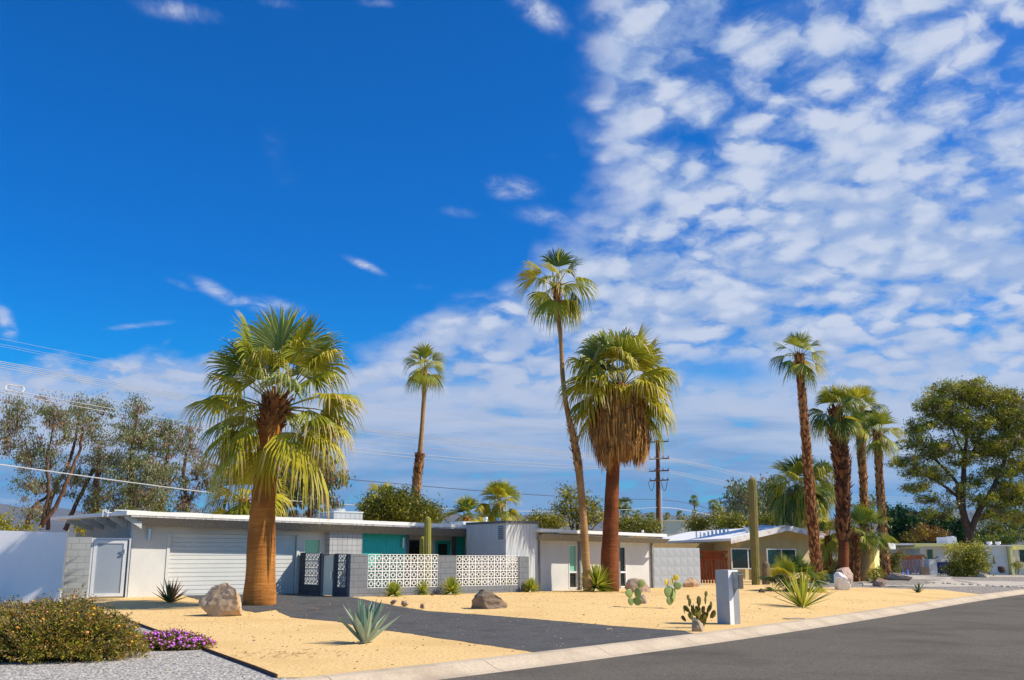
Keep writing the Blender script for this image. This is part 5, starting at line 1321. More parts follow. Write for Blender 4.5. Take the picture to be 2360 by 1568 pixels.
EU = [EL1, EL2, EL3]; EG = 'row of tall eucalyptus trees behind the garage'
tree('eucalyptus_tree', 56, (75, 1245), [(40, 965, 38, 60), (75, 1050, 60, 50), (150, 985, 55, 55, .9), (120, 940, 35, 35), (85, 1120, 55, 40, .7), (75, 1180, 35, 32, .8), (15, 1000, 40, 60, .6), (120, 1060, 30, 40, .5)], 'leftmost tall eucalyptus with two leaning bare trunks', 'tree', EU, BK1, .125, 52, 34, 1.6, (.45, .3, .25),
     [[(95, 1215, 6), (112, 1140, 5), (115, 1060, 3), (118, 960, 1.5)], [(95, 1212, 6), (135, 1160, 5), (155, 1110, 4.5), (178, 1045, 3.5), (200, 985, 2)], [(60, 1215, 6), (78, 1170, 4), (110, 1140, 3)]], droop=True, seed=101, zb=0, crad=.085, twigs=5)
tree('eucalyptus_tree', 60, (165, 1245), [(190, 930, 30, 32), (215, 985, 45, 60), (175, 1090, 50, 55, .9), (215, 1145, 45, 40, .9), (240, 1060, 45, 60, .8), (240, 940, 22, 35, .8), (150, 1130, 20, 30, .5)], 'second eucalyptus from the left with forked dark trunks', 'tree', EU, BK1, .125, 52, 34, 1.6, (.45, .3, .25),
     [[(110, 1222, 5), (118, 1150, 6), (160, 1060, 4), (190, 950, 2)], [(150, 1222, 6), (175, 1160, 5), (215, 1080, 4)], [(215, 1230, 9), (222, 1120, 8), (230, 1030, 4)]], droop=True, seed=102, zb=0, crad=.085, twigs=5)
tree('eucalyptus_tree', 58, (300, 1245), [(312, 945, 28, 38), (290, 1000, 45, 40, .9), (325, 1010, 30, 50), (295, 1080, 60, 55), (280, 1150, 60, 45), (340, 1140, 45, 50), (345, 1080, 45, 40, .8)], 'third eucalyptus from the left, dense and leafy to the roofline', 'tree', EU, BK1, .125, 52, 42, 1.8, (.4, .45, .15),
     [[(300, 1240, 9), (302, 1120, 7), (305, 1030, 4), (315, 945, 2)]], droop=True, seed=103, zb=0, crad=.085, twigs=4)
tree('eucalyptus_tree', 60, (380, 1245), [(370, 990, 38, 32), (400, 1020, 50, 45), (350, 1090, 40, 50), (390, 1100, 45, 50, .8), (360, 1170, 45, 40, .9), (345, 1025, 30, 40, .7)], 'fourth eucalyptus from the left with a pale forked upper trunk', 'tree', EU, BK1, .125, 52, 34, 1.7, (.4, .35, .25),
     [[(370, 1240, 8), (375, 1120, 6), (382, 1040, 4), (390, 975, 2)]], droop=True, seed=104, zb=0, crad=.085, twigs=5)
tree('eucalyptus_tree', 62, (430, 1245), [(440, 1010, 35, 50, .8), (455, 1080, 40, 50, .8), (425, 1150, 35, 42, .8), (480, 1100, 40, 60, .6), (440, 1180, 30, 28)], 'thin eucalyptus just left of the stout front palm', 'tree', EU, BK1, .125, 50, 34, 1.5, (.4, .3, .3),
     [[(430, 1240, 6), (428, 1150, 5), (425, 1080, 4), (440, 990, 2)], [(432, 1160, 3), (460, 1110, 2)]], droop=True, seed=105, zb=0, crad=.085, twigs=5)
tree('eucalyptus_tree', 62, (720, 1245), [(700, 1085, 60, 45), (745, 1100, 50, 45), (720, 1150, 70, 40), (790, 1110, 22, 20, .5), (660, 1120, 45, 55), (640, 1170, 50, 35)], 'drooping eucalyptus between the stout palm and the block chimney', 'tree', EU, BK1, .22, 26, 48, 1.7, (.4, .45, .15),
     [[(720, 1245, 8), (715, 1160, 6), (705, 1090, 3)]], droop=True, seed=106, zb=0, crad=.085, twigs=3)
# low shrubs under the eucalypts
tree('shrub', 50, (225, 1240), [(240, 1195, 40, 22), (300, 1190, 40, 20), (375, 1192, 30, 18)], 'dark leafy shrub showing above the left end of the roof', 'shrub', [SG2, SG1], BK2, .16, 24, 60, 1.5, (.6, .4), tr=.05, seed=107, zb=0, crad=.1)
tree('shrub', 40, (8, 1240), [(5, 1210, 16, 25), (30, 1222, 14, 12), (60, 1222, 16, 9)], 'yellow green shrub peeking over the white garden wall', 'shrub', [SG1, SG3], BK2, .12, 24, 90, .6, (.6, .4), tr=.04, seed=108, zb=.2, crad=.07)
tree('shrub', 42, (210, 1250), [(185, 1218, 16, 12), (205, 1222, 16, 10)], 'small yellowish shrub between the white wall and the roof corner', 'shrub', [SG3, SG1], BK2, .12, 24, 90, .6, (.5, .5), tr=.04, seed=109, zb=.2, crad=.07)
# dense round bush behind the roof
tree('shrub_tree', 57, (900, 1245), [(890, 1170, 52, 42), (930, 1165, 45, 36), (855, 1185, 22, 28), (980, 1180, 32, 26), (1000, 1195, 18, 18), (950, 1190, 55, 25), (880, 1200, 50, 22)], 'big dense rounded olive green bush behind the grey roof', 'shrub', [SG2, SG1], BK2, .16, 30, 150, 1.6, (.55, .45), tr=.1, seed=110, zb=0, crad=.11, shell=.4)
tree('broadleaf_tree', 66, (1325, 1260), [(1310, 1140, 32, 22), (1300, 1175, 34, 25), (1345, 1160, 30, 28), (1335, 1195, 40, 22), (1370, 1165, 18, 18, .6), (1375, 1195, 30, 20)], 'airy yellow green tree behind the tall leaning palm', 'tree', [SG1, SG3, SG2], BK2, .18, 22, 70, 1.6, (.5, .3, .2), tr=.1, seed=111, zb=0, crad=.11, twigs=6)
for i, (px, py, rx, ry, lab) in enumerate([(1245, 1195, 38, 16, 'low hedge bush left of the airy tree behind the wing roof'), (1280, 1203, 30, 13, 'low hedge bush directly left of the leaning palm trunk'), (1450, 1207, 40, 20, 'round olive bush right of the thick red trunk'), (1495, 1212, 28, 16, 'bush just left of the utility pole base')]):
    tree('shrub', 64, (px, 1250), [(px, py, rx, ry), (px - rx * .4, py + 8, rx * .7, ry * .8), (px + rx * .5, py + 6, rx * .6, ry * .8)], lab, 'shrub', [SG1, SG2, SG3], BK2, .15, 24, 110, 1.2, (.5, .35, .15), tr=.06, seed=120 + i, zb=0, crad=.1, group=None)
for i, (px, py, rx, ry, lab, Y) in enumerate([(1609, 1205, 30, 24, 'compact green tree right of the cream building', 90), (1655, 1190, 22, 14, 'green tree below the three small far palms', 95), (1690, 1205, 42, 22, 'broad leafy citrus tree behind the yellow house roof', 80), (1775, 1200, 30, 20, 'olive green tree right of the saguaro behind the roof', 80), (1745, 1212, 30, 14, 'low bushy tree left of the saguaro top', 82)]):
    tree('broadleaf_tree', Y, (px, 1250), [(px, py, rx, ry), (px - rx * .4, py + 8, rx * .6, ry * .8), (px + rx * .5, py + 6, rx * .6, ry * .8)], lab, 'tree', [SG1, SG2, SG3], BK2, .2, 24, 120, 1.6, (.5, .35, .15), tr=.08, seed=130 + i, zb=0, crad=.12)
tree('eucalyptus_tree', 88, (1712, 1250), [(1705, 1135, 26, 26), (1700, 1165, 24, 28), (1730, 1150, 22, 34), (1740, 1180, 22, 20)], 'grey green eucalyptus left of the saguaro top', 'tree', EU, BK2, .25, 26, 90, 2.0, (.5, .5, .05), tr=.14, seed=140, zb=0, crad=.16, droop=True)
tree('eucalyptus_tree', 90, (1770, 1250), [(1770, 1125, 26, 24), (1765, 1160, 26, 30), (1790, 1150, 22, 40), (1780, 1190, 26, 20)], 'grey green eucalyptus between the saguaro and the leafy palm', 'tree', EU, BK2, .25, 26, 90, 2.0, (.5, .5, .05), tr=.14, seed=141, zb=0, crad=.16, droop=True)
tree('broadleaf_tree', 95, (2010, 1250), [(2005, 1165, 28, 22), (1985, 1180, 20, 18)], 'hazy grey green tree behind the right palm cluster', 'tree', EU, BK2, .25, 24, 90, 1.8, (.5, .5, .05), tr=.1, seed=142, zb=0, crad=.16)
# dark backdrop trees between houses on the right
for i, (px, py) in enumerate([(2040, 1166), (2056, 1178), (2073, 1170), (2090, 1176), (2108, 1180), (2130, 1184), (2152, 1188), (2174, 1192), (2194, 1196), (2214, 1200)]):
    Y = 98 + (i % 3) * 1.5; h_ = 1262 - py; bl = []
    for j in range(5): bl.append((px, py + h_ * (.08 + .2 * j), 3.5 + j * 2.3, h_ * .14))
    tree('cypress_tree', Y, (px, 1262), bl, 'deep green pointed cypress in the tight dark row behind the white house', 'tree', [CG1, CG2], BK2, .22, 28, 900, None, (.65, .35), tr=.05, seed=150 + i, zb=0, crad=.1, group='row of dark cypresses behind the far houses', shell=.4, limbs=[[(px, 1262, 1.5), (px, 1225, 1)]])
tree('shrub', 94, (2125, 1260), [(2130, 1228, 34, 20), (2160, 1235, 26, 16), (2100, 1240, 20, 12)], 'rusty brown leaved bush above the white house roof', 'shrub', [BR1, SG3, SG2], BK2, .2, 24, 110, 1.5, (.6, .2, .2), tr=.08, seed=160, zb=0, crad=.12)
tree('broadleaf_tree', 100, (2320, 1262), [(2290, 1215, 40, 30), (2340, 1210, 40, 32), (2310, 1240, 60, 18), (2260, 1235, 30, 20)], 'dark mass of garden trees behind the shed like house', 'tree', [SG2, CG1, SG1], BK2, .22, 24, 110, 2.5, (.45, .35, .2), tr=.12, seed=161, zb=0, crad=.13)
tree('shrub', 92, (2310, 1262), [(2260, 1245, 30, 10), (2310, 1243, 40, 12), (2350, 1238, 30, 14)], 'feathery green shrub just above the shed like house roof', 'shrub', [CG1, SG1], BK2, .18, 24, 130, 1.2, (.5, .5), tr=.06, seed=162, zb=0, crad=.1)
# the big pine
PG = leafmat('pine_green', (.22, .26, .02), (.32, .35, .03), .5, .38); PG2 = leafmat('pine_gold', (.42, .37, .025), (.52, .45, .035), .5, .25)
bl = [(2170, 900, 26, 18), (2215, 905, 40, 26), (2150, 935, 34, 28), (2120, 985, 30, 22, .9), (2190, 960, 45, 34), (2235, 890, 22, 16), (2260, 920, 40, 30), (2300, 915, 30, 22), (2340, 930, 26, 30), (2310, 965, 45, 34), (2240, 985, 40, 34, .8),
      (2105, 1020, 34, 16, .8), (2085, 1065, 26, 16), (2115, 1085, 34, 16), (2145, 1040, 34, 24, .8), (2180, 1030, 30, 26, .7), (2160, 1095, 34, 22, .8), (2115, 1125, 26, 14), (2145, 1150, 30, 12, .7), (2210, 1060, 26, 22, .6), (2275, 1035, 45, 34), (2330, 1020, 40, 36, .9), (2350, 1075, 30, 26, .9),
      (2295, 1090, 40, 22, .8), (2315, 1130, 34, 22), (2250, 1110, 26, 20, .6), (2345, 1150, 30, 26, .8), (2290, 1160, 34, 20, .8), (2130, 1180, 26, 10, .5), (2160, 1190, 24, 12, .6), (2185, 1170, 22, 14, .5), (2310, 1185, 36, 18, .7), (2350, 1190, 26, 20, .7), (2270, 1190, 22, 12, .5), (2370, 980, 30, 60, .8), (2380, 1110, 26, 50, .7), (2255, 1150, 26, 18, .6), (2205, 1130, 18, 18, .4)]
tree('pine_tree', 74, (2232, 1300), bl, 'huge spreading pine with forked trunk and clumped crown at the right edge', 'tree', [PG, PG2, SG2, DRY], BKP, .16, 34, 210, 2.4, (.42, .33, .17, .08),
     [[(2232, 1310, 11), (2232, 1230, 10), (2225, 1170, 8), (2222, 1090, 6), (2225, 1010, 4), (2228, 930, 2)], [(2228, 1215, 7), (2212, 1160, 6), (2195, 1110, 4), (2165, 1060, 3), (2150, 1000, 1.5)], [(2234, 1235, 8), (2255, 1180, 7), (2290, 1110, 5), (2320, 1040, 3), (2330, 960, 1.5)], [(2222, 1080, 4), (2250, 1020, 3), (2280, 960, 2), (2300, 920, 1)], [(2212, 1150, 4), (2170, 1115, 3), (2120, 1090, 1.5)], [(2195, 1100, 3), (2140, 1050, 2), (2090, 1062, 1)], [(2222, 1050, 3), (2195, 990, 2), (2165, 930, 1)], [(2290, 1110, 4), (2330, 1120, 2), (2360, 1140, 1)]],
     seed=170, zb=0, crad=.082, twigs=9, shell=.45)
tree('shrub', 66, (2228, 1330), [(2222, 1305, 38, 26), (2200, 1318, 26, 18), (2250, 1300, 26, 30), (2255, 1275, 20, 18), (2225, 1280, 30, 20)], 'large rounded bush with dark shaded base and yellow lit top beneath the pine', 'shrub', [SG1, SG2, YL], BK2, .13, 30, 170, 1.3, (.45, .35, .2), tr=.06, seed=171, crad=.09, shell=.4)
tree('shrub', 70, (2205, 1290), [(2188, 1270, 12, 16), (2215, 1262, 18, 12), (2250, 1262, 22, 10)], 'bright yellow leaved shrub around the pine trunk', 'shrub', [YL, SG3], BK2, .13, 26, 150, .8, (.7, .3), tr=.05, seed=172, zb=.2, crad=.08)
tree('shrub', 78, (2345, 1318), [(2345, 1305, 12, 13)], 'small yellowish round bush in front of the pale yellow house wall', 'shrub', [SG1, SG3], BK2, .1, 26, 300, .4, (.5, .5), tr=.03, seed=173, crad=.05)
tree('shrub', 60, (2062, 1332), [(2062, 1290, 18, 20), (2058, 1310, 14, 16), (2075, 1278, 12, 10)], 'olive brown shrub beside the orange fence boards', 'shrub', [SG1, SG2, BR1], BK2, .12, 24, 160, .6, (.4, .4, .2), tr=.04, seed=174, crad=.06)
tree('shrub', 50, (2018, 1352), [(2018, 1325, 17, 16), (2014, 1340, 12, 12), (2026, 1312, 10, 8)], 'small bright green shrub beside the brown boulder in the gravel', 'shrub', [SG1, SG3], BK2, .09, 22, 190, .35, (.6, .4), tr=.03, seed=175, crad=.05)
tree('shrub', 57, (1925, 1335), [(1925, 1300, 25, 26), (1905, 1310, 20, 20), (1950, 1290, 12, 18)], 'dark leafy undergrowth below the bulging palm', 'shrub', [SG2, LD, SG1], BK2, .14, 24, 120, .8, (.5, .3, .2), tr=.04, seed=176, zb=.2, crad=.08)

# ------------------------------------------------------------------ left foreground shrubs
def lowshrub(name, cpx, cpy, Y, r3, label, mats, wts, nstem, size, flowers, seed, stick):
    rnd = random.Random(seed); r = np.random.default_rng(seed)
    c = at(cpx, cpy, Y); z0 = zg(c.x, c.y)
    root = thing(name, (c.x, c.y, z0), label, 'shrub'); f = MB(); ends = []
    for i in range(nstem):
        a = rnd.uniform(0, 2 * PI); u = rnd.random() ** .5; e = rnd.uniform(.05, 1.0)
        x = math.cos(a) * r3[0] * u; y = math.sin(a) * r3[1] * u; z = r3[2] * math.sqrt(max(0, 1 - u * u)) * (1 - .12 * rnd.random()) * (.95 + .45 * noise.noise(Vector((x * 1.9, y * 1.9, seed)))) + (.16 * r3[2] * rnd.random() if rnd.random() < .06 else 0)
        z = max(.06, z * (e ** .35))
        tip = Vector((c.x + x, c.y + y, z0 + z)); b = Vector((c.x + x * .45, c.y + y * .45, z0)); m = (b + tip) / 2 + Vector((rnd.uniform(-.1, .1), rnd.uniform(-.1, .1), .05))
        ends.append((b, m, tip))
        if i % 2 == 0: f.tube([b, m, tip, tip + (tip - m).normalized() * rnd.uniform(.02, .12)], [.008, .006, .004, .002], 3, caps=False)
    f.build('stems', stick, root)
    pts = []
    for b, m, t in ends:
        for k in range(9):
            u = rnd.uniform(.35, 1.08); p = b.lerp(m, u * 2) if u < .5 else m.lerp(t, u * 2 - 1); pts.append(p + Vector((rnd.gauss(0, .03), rnd.gauss(0, .03), rnd.gauss(0, .02))))
    cen = np.array([tuple(p) for p in pts]); cen[:, 2] = np.maximum(cen[:, 2], z0 + .02)
    f = MB(); V, F = leafcards(4, cen, .055, size, .55, False, seed, .3)
    w = np.array(wts) / sum(wts); f.addnp(V, F, np.repeat(r.choice(len(mats), len(cen), p=w), 4).tolist()); f.build('foliage', mats, root)
    fm, nf, fr, zone = flowers; protos = []; made = 0; rest = MB()
    for k in range(len(fm)):
        bmf = MB(); bmf.blob((0, 0, 0), (fr, fr, fr * .7), 0, 1, .2, 2, k); o = bmf.build('flower', fm[k]); protos.append(o.data); bpy.data.objects.remove(o)
    for i in range(nf):
        b, m, t = rnd.choice(ends)
        if not zone(t - c): continue
        p = t + Vector((rnd.uniform(-.03, .03), -.03, rnd.uniform(0, .05))); k = rnd.randrange(len(fm))
        if made < 100:
            o = bpy.data.objects.new('flower', protos[k]); C.objects.link(o); o.parent = root; o.location = p - root.location; o.scale = [rnd.uniform(.75, 1.25)] * 3; made += 1
        else: rest.blob(p, (fr * rnd.uniform(.7, 1.2), fr * rnd.uniform(.7, 1.2), fr * .7), k, 1, .2, 2, i)
    if rest.v: o = rest.build('flowers', fm, root); o['kind'] = 'stuff'
    return root
LN1 = leafmat('lantana_green', (0.138, 0.144, 0.015), (0.213, 0.213, 0.022), 3, .3); LN2 = leafmat('lantana_brown', (0.286, 0.154, 0.033), (0.396, 0.231, 0.055), 3, .3); LN3 = leafmat('lantana_yellowish', (.32, .27, .02), (.42, .35, .03), 3, .3); LNd = leafmat('lantana_dark', (0.039, 0.058, 0.010), (0.065, 0.085, 0.013), 3, .2)
ST1 = mat('dry_brown_twig', (.26, .17, .09), (.34, .24, .14), 5)
FO1 = mat('orange_petal', (.85, .30, .02), (.9, .45, .04), 8); FO2 = mat('salmon_petal', (.80, .26, .14), (.85, .35, .2), 8); FP1 = mat('purple_petal', (.66, .14, .78), (.75, .22, .85), 8); FP2 = mat('pink_petal', (.75, .25, .55), (.8, .35, .6), 8)
cL = gnd(105, 1530)
lowshrub('lantana_bush', 112, 1500, cL.y + .9, (1.55, 1.1, 1.04), 'sprawling brownish green lantana bush dotted with small orange flowers', [LN1, LN2, LN3, LNd], (.30, .28, .28, .14), 2800, .040, ([FO1, FO2], 170, .024, lambda d: True), 201, ST1)
cR = gnd(405, 1500)
lowshrub('lantana_bush', 395, 1490, cR.y + .45, (.74, .48, .33), 'low trailing lantana mound covered with purple flowers', [LN1, LN2, LNd], (.4, .35, .25), 700, .035, ([FP1, FP1, FP2], 460, .025, lambda d: d.x > -.45), 202, ST1)

# ------------------------------------------------------------------ yuccas and agaves
def blade(f, b, d, L, w, bend, mi=0, thick=.25, n=5, taper=1.0, side=None):
    d = d.normalized(); s = d.cross(Vector((0, 0, 1))); s = s.normalized() if s.length > .05 else Vector((1, 0, 0))
    p = Vector(b); ring = []
    for k in range(n + 1):
        u = k / n; nrm = s.cross(d)
        ww = w * (0.75 + .5 * min(u * 3, 1) * 1.0) * (1 - u ** (1.6 * taper)) if k < n else .002
        ring.append((p - s * ww * .5 + nrm * ww * thick, p - nrm * ww * .12, p + s * ww * .5 + nrm * ww * thick, p - nrm * ww * (.12 + thick * .5)))
        p = p + d * (L / n); d = (d + Vector((0, 0, -bend / n))).normalized()
    V = [q for r_ in ring for q in (r_[0], r_[1], r_[2])]; F = []
    for k in range(n):
        o_ = k * 3; F += [(o_, o_ + 1, o_ + 4, o_ + 3), (o_ + 1, o_ + 2, o_ + 5, o_ + 4)]
    f.add(V, F, mi)
YG = leafmat('yucca_green', (0.220, 0.308, 0.022), (0.308, 0.396, 0.033), 4, .25); YY = leafmat('yucca_yellow_edge', (0.572, 0.550, 0.066), (0.682, 0.638, 0.099), 4, .25); YD = leafmat('yucca_deep', (.07, .11, .015), (.10, .15, .02), 4, .2)
AG = leafmat('agave_green', (.05, .08, .015), (.09, .12, .03), 4, .1); AR = leafmat('agave_reddish', (.26, .12, .07), (.34, .17, .10), 4, .1); AB = leafmat('agave_blue', (.16, .27, .20), (.24, .36, .27), 2.5, .08); AB2 = leafmat('agave_blue_pale', (.30, .42, .33), (.40, .50, .40), 2.5, .08)
def rosette(name, px, py, hpx, label, cat, mats, wts, n, w, elr=(5, 85), bend=.25, seed=1, group=None, taper=1.0, base=.04, Lj=.15, thick=.25, ctr=0, hw=None, dup=None):
    g = gnd(px, py); Y = g.y; Hh = hpx * Y / 2380; L = Hh * (1 - ctr); rnd = random.Random(seed)
    f = MB()
    for i in range(n):
        u = (i + .5) / n; el = R(elr[0] + (elr[1] - elr[0]) * (1 - u) ** .8) ; az = i * 2.39996 + rnd.uniform(-.25, .25); el += rnd.uniform(-.08, .08)
        d = Vector((math.cos(az) * math.cos(el), math.sin(az) * math.cos(el), math.sin(el)))
        k = L * (hw if (hw and el < .6) else 1.0) * rnd.uniform(1 - Lj, 1 + Lj * .5)
        b = Vector((g.x, g.y, g.z - .03 + Hh * ctr + .10 * L * math.sin(el))) + Vector((math.cos(az), math.sin(az), 0)) * base
        x = rnd.random(); acc = 0; mi = 0
        for q, ww in enumerate(wts):
            acc += ww
            if x < acc: mi = q; break
        blade(f, b, d, k, w * rnd.uniform(.85, 1.1), bend * rnd.uniform(.5, 1.4), mi, thick, taper=taper)
    o = recenter(f.build(name, mats)); tag(o, label, cat, group); return o
yl = [(907, 1375, 36, 'yucca nearest the driveway, leftmost of the row against the breeze block wall'), (971, 1371, 34, 'second yucca from the left against the breeze block wall'), (1041, 1371, 42, 'largest yucca of the row, third from the left, at the plain block pier'), (1102, 1364, 33, 'fourth yucca from the left, just behind the flat brown boulder'),
      (1163, 1365, 35, 'fifth yucca from the left at the right half of the breeze block wall'), (1224, 1365, 33, 'yucca at the far right end of the row by the block pier')]
for i, (px, py, h_, lab) in enumerate(yl):
    rosette('yucca', px, py, h_ * 1.05, lab, 'yucca', [YG, YY, YD], (.45, .42, .13), 150, .042, (-30, 88), .05, 300 + i, 'row of small yuccas along the courtyard wall', ctr=.22)
rosette('yucca', 1375, 1364, 64, 'big round spiky yucca at the foot of the thick red palm', 'yucca', [YG, YY, YD], (.42, .45, .13), 260, .055, (-30, 88), .05, 310, ctr=.22)
rosette('yucca', 1466, 1345, 50, 'spiky yucca behind the large tan boulder', 'yucca', [YG, YY, YD], (.45, .4, .15), 190, .05, (-20, 88), .05, 311, ctr=.25)
rosette('yucca', 1850, 1400, 84, 'large open yellow green yucca with long stiff leaves near the kerb at the right', 'yucca', [YG, YY, YD], (.4, .5, .1), 46, .062, (12, 86), .05, 312, taper=1.3, hw=1.15, base=.08)
rosette('agave', 391, 1389, 56, 'dark green agave with reddish leaf tips beside the large pale boulder', 'agave', [AG, AR], (.72, .28), 30, .085, (15, 86), .05, 313, base=.05, hw=.95)
rosette('agave', 842, 1483, 98, 'tall blue grey agave at the near edge of the driveway', 'agave', [AB, AB2, AR], (.57, .43, .0), 30, .13, (36, 88), .02, 314, base=.07, thick=.32, taper=1.2, hw=1.05)
rosette('agave', 2117, 1366, 26, 'small blue green agave alone on the sand near the right gravel', 'agave', [AB, AG], (.4, .6), 16, .075, (25, 86), .03, 315, base=.05)
rosette('desert_grass', 1619 - 2, 1347, 13, 'small tuft of desert grass beside the boulder at the grey embossed wall', 'grass tuft', [YG, YD], (.6, .4), 60, .02, (20, 86), .2, 316) if False else None
rosette('grass_tuft', 1555 + 65, 1349, 14, 'small green grass tuft left of the boulder by the embossed wall', 'grass tuft', [YG, YD], (.6, .4), 60, .02, (20, 86), .2, 316) if False else rosette('grass_tuft', 1561, 1349, 14, 'small green grass tuft left of the boulder by the embossed wall', 'grass tuft', [YG, YD], (.6, .4), 60, .02, (20, 86), .2, 316)

# ------------------------------------------------------------------ cacti
def column_cactus(name, px, py, top, wpx, Y, label, m, nrib=16, seed=1, z0=None, waist=(), tip=1.0, lean=0):
    b = at(px, py, Y); t = at(px + lean, top, Y); k = ppm(Y); Rr = wpx / k; z0 = zg(b.x, b.y) - .05 if z0 is None else z0
    n = 36; nk = nrib * 4; V = []
    for i in range(n + 1):
        u = i / n; z = z0 + (t.z - z0) * u; dz_ = (t.z - z) ; r_ = Rr * (1 - .12 * abs(u - .55))
        r_ *= 1 + .03 * noise.noise(Vector((u * 7, seed, 0)))
        for (wu, wa) in waist: r_ *= 1 - wa * math.exp(-((u - wu) / .012) ** 2)
        cap = Rr * 1.2
        if dz_ < cap: r_ *= math.sqrt(max(0.0, 1 - (1 - dz_ / cap) ** 2)) * .96 + .04
        for j in range(nk):
            a = 2 * PI * j / nk; q = r_ * (1 - .10 * (j % 4 == 0) - .045 * (j % 4 in (1, 3)))
            V.append((b.x + (t.x - b.x) * u + q * math.cos(a), b.y + q * math.sin(a), z))
    F = [(i * nk + j, i * nk + (j + 1) % nk, (i + 1) * nk + (j + 1) % nk, (i + 1) * nk + j) for i in range(n) for j in range(nk)]
    F.append(tuple(n * nk + j for j in range(nk)))
    f = MB(); f.add(V, F); return tag(recenter(f.build(name, m)), label, 'cactus')
M_sag = mat('saguaro_skin', (.17, .155, .045), (.24, .21, .065), 2.5, rough=.8, c3=(.26, .17, .07), s3=1.2); M_col = mat('column_cactus_skin', (.22, .22, .03), (.30, .28, .04), 2.5, rough=.7, c3=(.30, .24, .10), s3=2)
M_bar = mat('grey_cactus_skin', (.17, .13, .09), (.25, .19, .13), 3, rough=.9)
column_cactus('saguaro', 1742, 1343, 1099, 10.2, 46.5, 'tall single saguaro column in front of the pale yellow house', M_sag, 15, 1, waist=[(.35, .05), (.16, .12), (.62, .06)], lean=-9)
column_cactus('barrel_cactus', 1765, 1343, 1294, 9, 47, 'short rounded cactus just right of the saguaro base', M_bar, 14, 2)
p = H(0, -1.2); Yb = onb(985, 1280, -1.3)
pc = CAM + ray(988, 1250) * ((ORI + VV_ * -1.3 - CAM).dot(VV_) / ray(988, 1250).dot(VV_))
column_cactus('column_cactus', 986, 1283, 1190, 8.5, pc.y, 'taller green column cactus rising behind the breeze block wall', M_col, 12, 3)
column_cactus('column_cactus', 974, 1283, 1236, 7.0, pc.y + .25, 'shorter column cactus with a brown top behind the breeze block wall', M_col, 12, 4)
PP1 = mat('prickly_pear_green', (.22, .30, .09), (.30, .38, .13), 3, rough=.6); PP2 = mat('prickly_pear_olive', (.09, .085, .012), (.15, .13, .02), 3, rough=.6, c3=(.25, .17, .03), s3=2.5); PPY = mat('prickly_pear_yellow', (.55, .40, .03), (.6, .46, .05), 3, rough=.6)
def pads(name, px, py, P, label, mats, thick=.16):
    """P: (dx px, up px, halfw px, halfh px, tilt rad, yaw rad, depth m, mat)"""
    g = gnd(px, py); Y = g.y; k = ppm(Y); root = thing(name, tuple(g), label, 'cactus')
    for (dx, up_, hw, hh, tilt, yaw, dep, mi) in P:
        bm = bmesh.new(); bmesh.ops.create_icosphere(bm, subdivisions=3, radius=1); f = MB(); V = []
        for v in bm.verts:
            x, y, z = v.co.x * hw / k, v.co.y * thick * min(hw, hh) / k * 1.1, v.co.z * hh / k
            x *= 1 + .22 * v.co.z                                  # egg shape, wide end up
            x, z = x * math.cos(tilt) + z * math.sin(tilt), -x * math.sin(tilt) + z * math.cos(tilt)
            x, y = x * math.cos(yaw) - y * math.sin(yaw), x * math.sin(yaw) + y * math.cos(yaw)
            V.append((g.x + dx / k + x, Y + dep + y, g.z + up_ / k + z))
        f.add(V, [tuple(q.index for q in t.verts) for t in bm.faces]); bm.free(); f.build('pad', mats[mi], root, True)
    return root
pads('prickly_pear', 1466, 1392, [(-12, 5, 7, 9, -.2, .3, 0, 0), (4, 5, 11, 9, .2, -.3, .05, 0), (-15, 23, 9.5, 10, -.3, .4, .02, 0), (5, 22, 8.5, 13, -.1, -.5, .03, 0), (9, 40, 6, 12, .3, .9, .08, 0), (14, 45, 8, 8.5, .2, .2, .04, 0)], 'small pale green prickly pear with few pads near the middle of the sand', [PP1, PP2, PPY])
pads('prickly_pear', 1544, 1392, [(0, 6, 9, 9, .1, .3, 0, 0), (-1, 25, 12, 14, -.1, .3, .02, 0), (11, 20, 7, 16, .35, .9, .05, 0), (19, 40, 10, 9, .3, .1, .04, 0), (-6, 47, 6, 9, -.3, .7, 0, 2), (7, 50, 5, 10, .3, .8, .03, 2), (16, 58, 7, 7, .4, .2, .02, 2)], 'pale green prickly pear topped with yellow new pads', [PP1, PP2, PPY])
rnd = random.Random(77); PL = []
for i in range(34):
    u = rnd.uniform(-1, 1); lv = rnd.random(); PL.append((u * (12 + 22 * lv) + 1, 8 + 42 * lv * (1 - .28 * abs(u)), rnd.uniform(3.2, 5.2), rnd.uniform(7.5, 11), u * .75 + rnd.uniform(-.2, .2), rnd.uniform(-1.2, 1.2), rnd.uniform(-.25, .25), 1 if rnd.random() < .85 else 2))
PL += [(-22, 66, 4, 7, -.15, .4, 0, 1), (-19, 55, 4, 9, .1, .3, 0, 1), (19, 74, 4, 7, .15, .3, 0, 1), (17, 60, 3, 9, .05, .5, 0, 1), (29, 48, 4, 10, .15, .5, 0, 1), (-34, 20, 4, 8, -.7, .2, 0, 1), (34, 28, 5, 9, .6, .3, 0, 1), (2, 58, 5.5, 12, .0, .3, 0, 1)]
pads('prickly_pear', 1611, 1447, PL, 'dense dark olive prickly pear clump with upright pads by the kerb', [PP1, PP2, PPY], .22)

